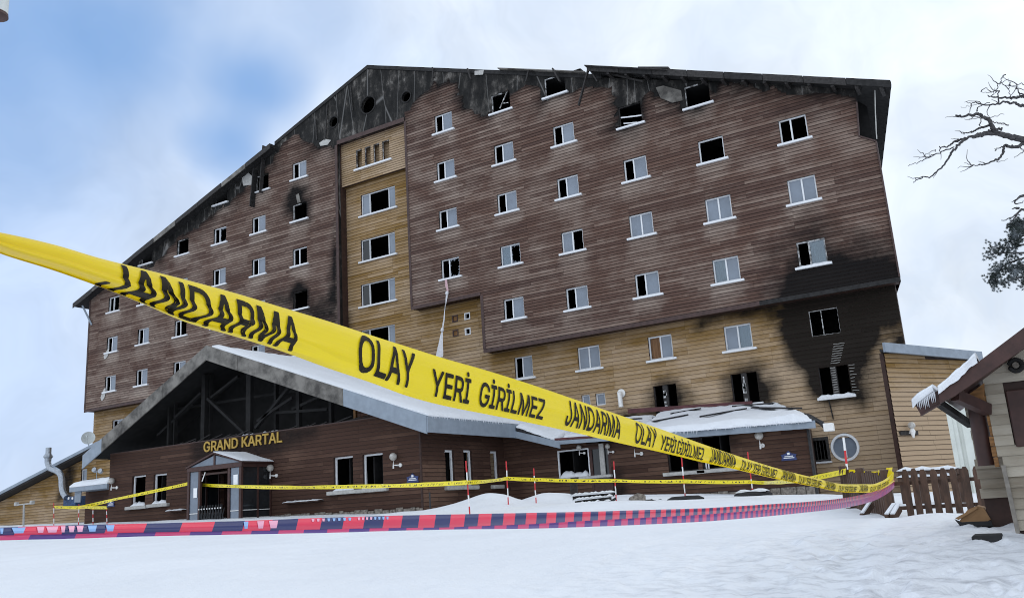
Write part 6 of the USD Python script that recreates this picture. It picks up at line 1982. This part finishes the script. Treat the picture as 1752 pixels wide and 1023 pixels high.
for a, b, mt__ in ((0, 6, 'ink_blue'), (20, 44, 'ink_blue'), (63, 76, 'ink_pink'), (79, 100, 'ink_pink'), (104, 112, 'ink_pink'), (117, 128, 'ink_pink'), (131, 143, 'ink_pink'), (150, 166, 'ink_blue'), (181, 196, 'ink_blue'), (417, 425, 'ink_blue'), (440, 452, 'ink_pink'), (460, 476, 'ink_pink')):
    print_piece(a, b, .08, .78, mt__)
for a in range(8):
    print_piece(533 + a * 9, 538 + a * 9, .06, .30, 'ink_pink' if a < 3 else 'ink_blue')
    print_piece(612 + a * 7, 616 + a * 7, .06, .28, 'ink_pink' if a < 4 else 'ink_blue')
lq = [np.array(cq[-1]), np.array([pc[0] + .04, pc[1] - .09, cq[-1][2] + .03]), np.array([pc[0] + .09, pc[1] + .0, cq[-1][2] + .04])]
ribbon(lq, .08, pink, 'stripe_tape', 'knot_end')

# ------------------------------------------------------------------ old pine at the right: bare limbs above, needled limb below
pine = thing('old_pine', 'old pine reaching in from the right with bare twisted limbs and one needled bough', 'pine tree')
ZT = 21.0
o8 = lambda L, Z=ZT: [onZ(1552 + a / 5.115, 120 + b / 5.115, Z + (0 if c_ is None else c_)) for a, b, *c in [(*t, None) if len(t) == 2 else t for t in L] for c_ in [c[0] if c else None]]
Rn = random.Random(21)


def limb(L, r0, r1, name='branch', jitter=.0, twigs=0):
    P = np.array(o8(L))
    n = len(P)
    u = np.linspace(0, 1, max(8, n * 4))
    t = np.linspace(0, 1, n)
    P = np.stack([PchipInterpolator(t, P[:, k])(u) for k in range(3)], 1)
    ph_ = Rn.uniform(0, 6)
    P = P + (_f * .35)[None] * (np.sin(u * 3 + ph_) * u)[:, None]
    P = P + nrng.normal(0, .012, P.shape) * (np.arange(len(P)) > 0)[:, None]
    px_m = ZT / FPX / 5.115
    rr = np.interp(u, [0, 1], [r0, r1]) * px_m / 2 * (1 + .12 * nrng.random(len(u)))
    MB().tube(P, rr, 7).build(name, 'bark', pine, smooth=50)
    for _ in range(twigs):
        k = Rn.randint(len(P) // 3, len(P) - 1)
        q_ = P[k].copy()
        d = P[k] - P[k - 1]
        d = d / np.linalg.norm(d)
        side_ = np.cross(d, _f) * Rn.choice((-1, 1))
        dirn = d * .6 + side_ * Rn.uniform(.5, 1.2) + _f * Rn.uniform(-.5, .5)
        L_ = Rn.uniform(.15, .5)
        pts = [q_]
        for j in range(5):
            dirn = dirn / np.linalg.norm(dirn) + nrng.normal(0, .35, 3)
            pts.append(pts[-1] + dirn / np.linalg.norm(dirn) * L_ / 5)
        MB().tube(pts, np.linspace(.013, .004, 6), 5).build('twig', 'bark', pine)


limb([(1560, 740), (1300, 660), (1023, 600), (960, 585), (870, 560), (780, 550), (680, 560), (600, 580), (520, 600)], 62, 30)
limb([(520, 600), (470, 630), (420, 675), (370, 730), (350, 770), (300, 840), (250, 890), (190, 938), (150, 932), (108, 955), (98, 972)], 24, 5, twigs=3)
limb([(680, 560), (600, 575), (520, 592), (450, 610), (400, 640), (330, 682), (270, 690), (222, 692)], 24, 7, twigs=3)
limb([(410, 675), (300, 718), (230, 750), (150, 788), (100, 808), (60, 822)], 11, 4, twigs=3)
limb([(250, 712), (215, 710), (185, 735), (158, 757)], 6, 3)
limb([(780, 530), (735, 510), (718, 465), (690, 435), (650, 412), (625, 380), (580, 385), (530, 388), (490, 368)], 42, 14, twigs=3)
limb([(715, 485), (660, 500), (610, 525), (560, 545), (480, 568), (415, 580)], 20, 6, twigs=2)
limb([(820, 520), (780, 525), (740, 525)], 16, 14)
limb([(640, 495), (615, 450), (595, 420)], 9, 6)
limb([(1500, 400), (1200, 330), (1023, 315), (960, 330), (925, 298), (860, 297), (800, 295), (720, 318), (650, 312), (600, 292), (575, 285), (548, 262)], 30, 4, twigs=4)
limb([(660, 308), (625, 290), (590, 297), (540, 310), (470, 325)], 5, 2)
limb([(610, 365), (625, 330), (660, 308)], 10, 6)
limb([(800, 295), (790, 240), (775, 200), (730, 206), (680, 216), (630, 200)], 12, 3, twigs=3)
limb([(775, 200), (795, 150), (792, 100), (790, 65)], 9, 3, twigs=3)
limb([(1500, 300), (1200, 250), (1023, 232), (990, 240), (920, 240), (850, 225), (800, 208), (775, 198)], 34, 7, twigs=3)
limb([(1023, 245), (970, 225), (930, 235), (890, 210), (850, 170), (815, 155)], 8, 3, twigs=3)
limb([(1023, 235), (985, 200), (1005, 150), (1030, 110)], 14, 4, twigs=2)
limb([(1050, 130), (1000, 118), (955, 125), (920, 95), (880, 80)], 7, 2, twigs=3)
limb([(1400, 700), (1200, 660), (1023, 645), (960, 675), (915, 668), (870, 660), (850, 690), (830, 740), (790, 782), (740, 800), (660, 828), (600, 846), (545, 852), (480, 845), (440, 833)], 34, 3, twigs=4)
limb([(850, 672), (815, 680), (805, 695), (750, 702)], 10, 3)
limb([(790, 785), (820, 795), (855, 778)], 6, 3)
limb([(985, 670), (1010, 720), (1005, 750)], 10, 3)
limb([(740, 455), (790, 470), (830, 482), (890, 486), (880, 450), (850, 448)], 9, 3)
limb([(695, 412), (740, 415), (800, 405)], 7, 3)
# trunk outside the frame
tb = onZ(2050, 930, ZT)
tz0 = gz1(tb) - .3
tk = [np.array([tb[0] + .05 * k, tb[1] + .1 * math.sin(k), zz]) for k, zz in enumerate(np.linspace(tz0, onZ(1880, 20, ZT)[2], 9))]
MB().tube(tk, np.linspace(.42, .16, 9), 12).build('trunk', 'bark', pine, smooth=60)
for L in ([(1560, 740), (1700, 860)], [(1500, 400), (1690, 560)], [(1500, 300), (1690, 420)], [(1400, 700), (1690, 880)]):
    limb(L, 66 if L[0][1] == 740 else 36, 80 if L[0][1] == 740 else 46)
# needled bough: clumps of needles along branchlets (positions in the photo's lower right bough)
nb = lambda a, b, dz_=0.: onZ(1652 + a / 5.68, 320 + b / 5.68, ZT + dz_)
boughs = [[(900, 560), (568, 690), (420, 740), (330, 800), (270, 860), (220, 920)], [(900, 560), (568, 640), (430, 640), (330, 640), (250, 650), (200, 705)], [(900, 560), (568, 560), (470, 590), (400, 590), (330, 590), (235, 580)], [(900, 620), (568, 760), (480, 800), (390, 800), (330, 780)], [(900, 700), (568, 870), (480, 890), (400, 920), (350, 940)],
          [(900, 420), (568, 470), (500, 520), (440, 540)], [(900, 380), (568, 430), (490, 450), (450, 480)], [(900, 330), (568, 380), (520, 360), (480, 365)], [(568, 400), (500, 385), (440, 400)], [(568, 800), (520, 790), (450, 830)], [(330, 800), (290, 900), (290, 960)], [(900, 800), (650, 900), (568, 960)]]
needle = MB()
for bi, L in enumerate(boughs):
    dzs = Rn.uniform(-.5, .5)
    P = np.array([nb(a, b, dzs) for a, b in L])
    t = np.linspace(0, 1, len(P))
    u = np.linspace(0, 1, 26)
    P = np.stack([PchipInterpolator(t, P[:, k])(u) for k in range(3)], 1)
    MB().tube(P, np.linspace(.03, .008, 26), 6).build('branch', 'bark', pine)
    for k in range(int(26 * (.30 if L[0][0] == 900 else .0)), 26):
        for _ in range(5):
            c = P[k] + nrng.normal(0, .075, 3) + [0, 0, .02]
            m = 38
            dd = nrng.normal(0, 1, (m, 3)) + [0, 0, .5]
            dd /= np.linalg.norm(dd, axis=1, keepdims=True)
            ln = nrng.uniform(.03, .065, (m, 1))
            sd = np.cross(dd, nrng.normal(0, 1, (m, 3)))
            sd /= np.linalg.norm(sd, axis=1, keepdims=True)
            v = np.stack([c - sd * .005, c + sd * .005, c + dd * ln], 1).reshape(-1, 3)
            needle.add(v, np.arange(m * 3).reshape(-1, 3))
needle.build('needles', 'needles', pine, kind='stuff')
for L in ([(568, 80), (520, 100), (480, 140), (475, 165), (530, 160), (555, 140)], [(650, 240), (545, 215), (510, 250), (460, 290), (400, 318), (350, 328)], [(545, 215), (500, 265), (470, 310), (430, 355), (395, 383)], [(520, 210), (480, 205), (450, 215)], [(700, 60), (568, 85), (500, 120), (450, 145)], [(1000, 250), (650, 240), (560, 230), (545, 215)], [(1000, 80), (700, 60)]):
    P = np.array([nb(a, b) for a, b in L])
    u = np.linspace(0, 1, 14)
    t = np.linspace(0, 1, len(P))
    P = np.stack([np.interp(u, t, P[:, k]) for k in range(3)], 1) + nrng.normal(0, .008, (14, 3))
    MB().tube(P, np.linspace(.028, .008, 14), 6).build('branch', 'bark', pine)
# ------------------------------------------------------------------ hanging lantern just entering at the top left corner
lt_ = thing('lantern', 'pale lantern with dark brown base just showing in the top left corner', 'lantern')
Zl = 6.0
c = onZ(-8, 16, Zl)
c0_ = onZ(-8, 30, Zl)
h_ = c[2] - c0_[2]
MB().tube([c0_ + [0, 0, h_ * .55], c0_ + [0, 0, h_ * 3.2]], .075, 16).build('shade', 'dish_white', lt_, smooth=40)
MB().tube([c0_, c0_ + [0, 0, h_ * .15], c0_ + [0, 0, h_ * .54]], np.array([.05, .08, .078]), 16).build('base', 'barge_brown', lt_, smooth=40)
MB().tube([c0_ + [0, 0, h_ * 3.2], c0_ + [-.25, .0, h_ * 3.5], c0_ + [-.9, .0, h_ * 3.5]], .025, 8).build('arm', 'dark_metal', lt_)
gq = c0_ + [-.9, 0, 0]
MB().tube([[gq[0], gq[1], gz1(gq) - .3], [gq[0], gq[1], gq[2] + h_ * 4]], .05, 10).build('pole', 'dark_metal', lt_)
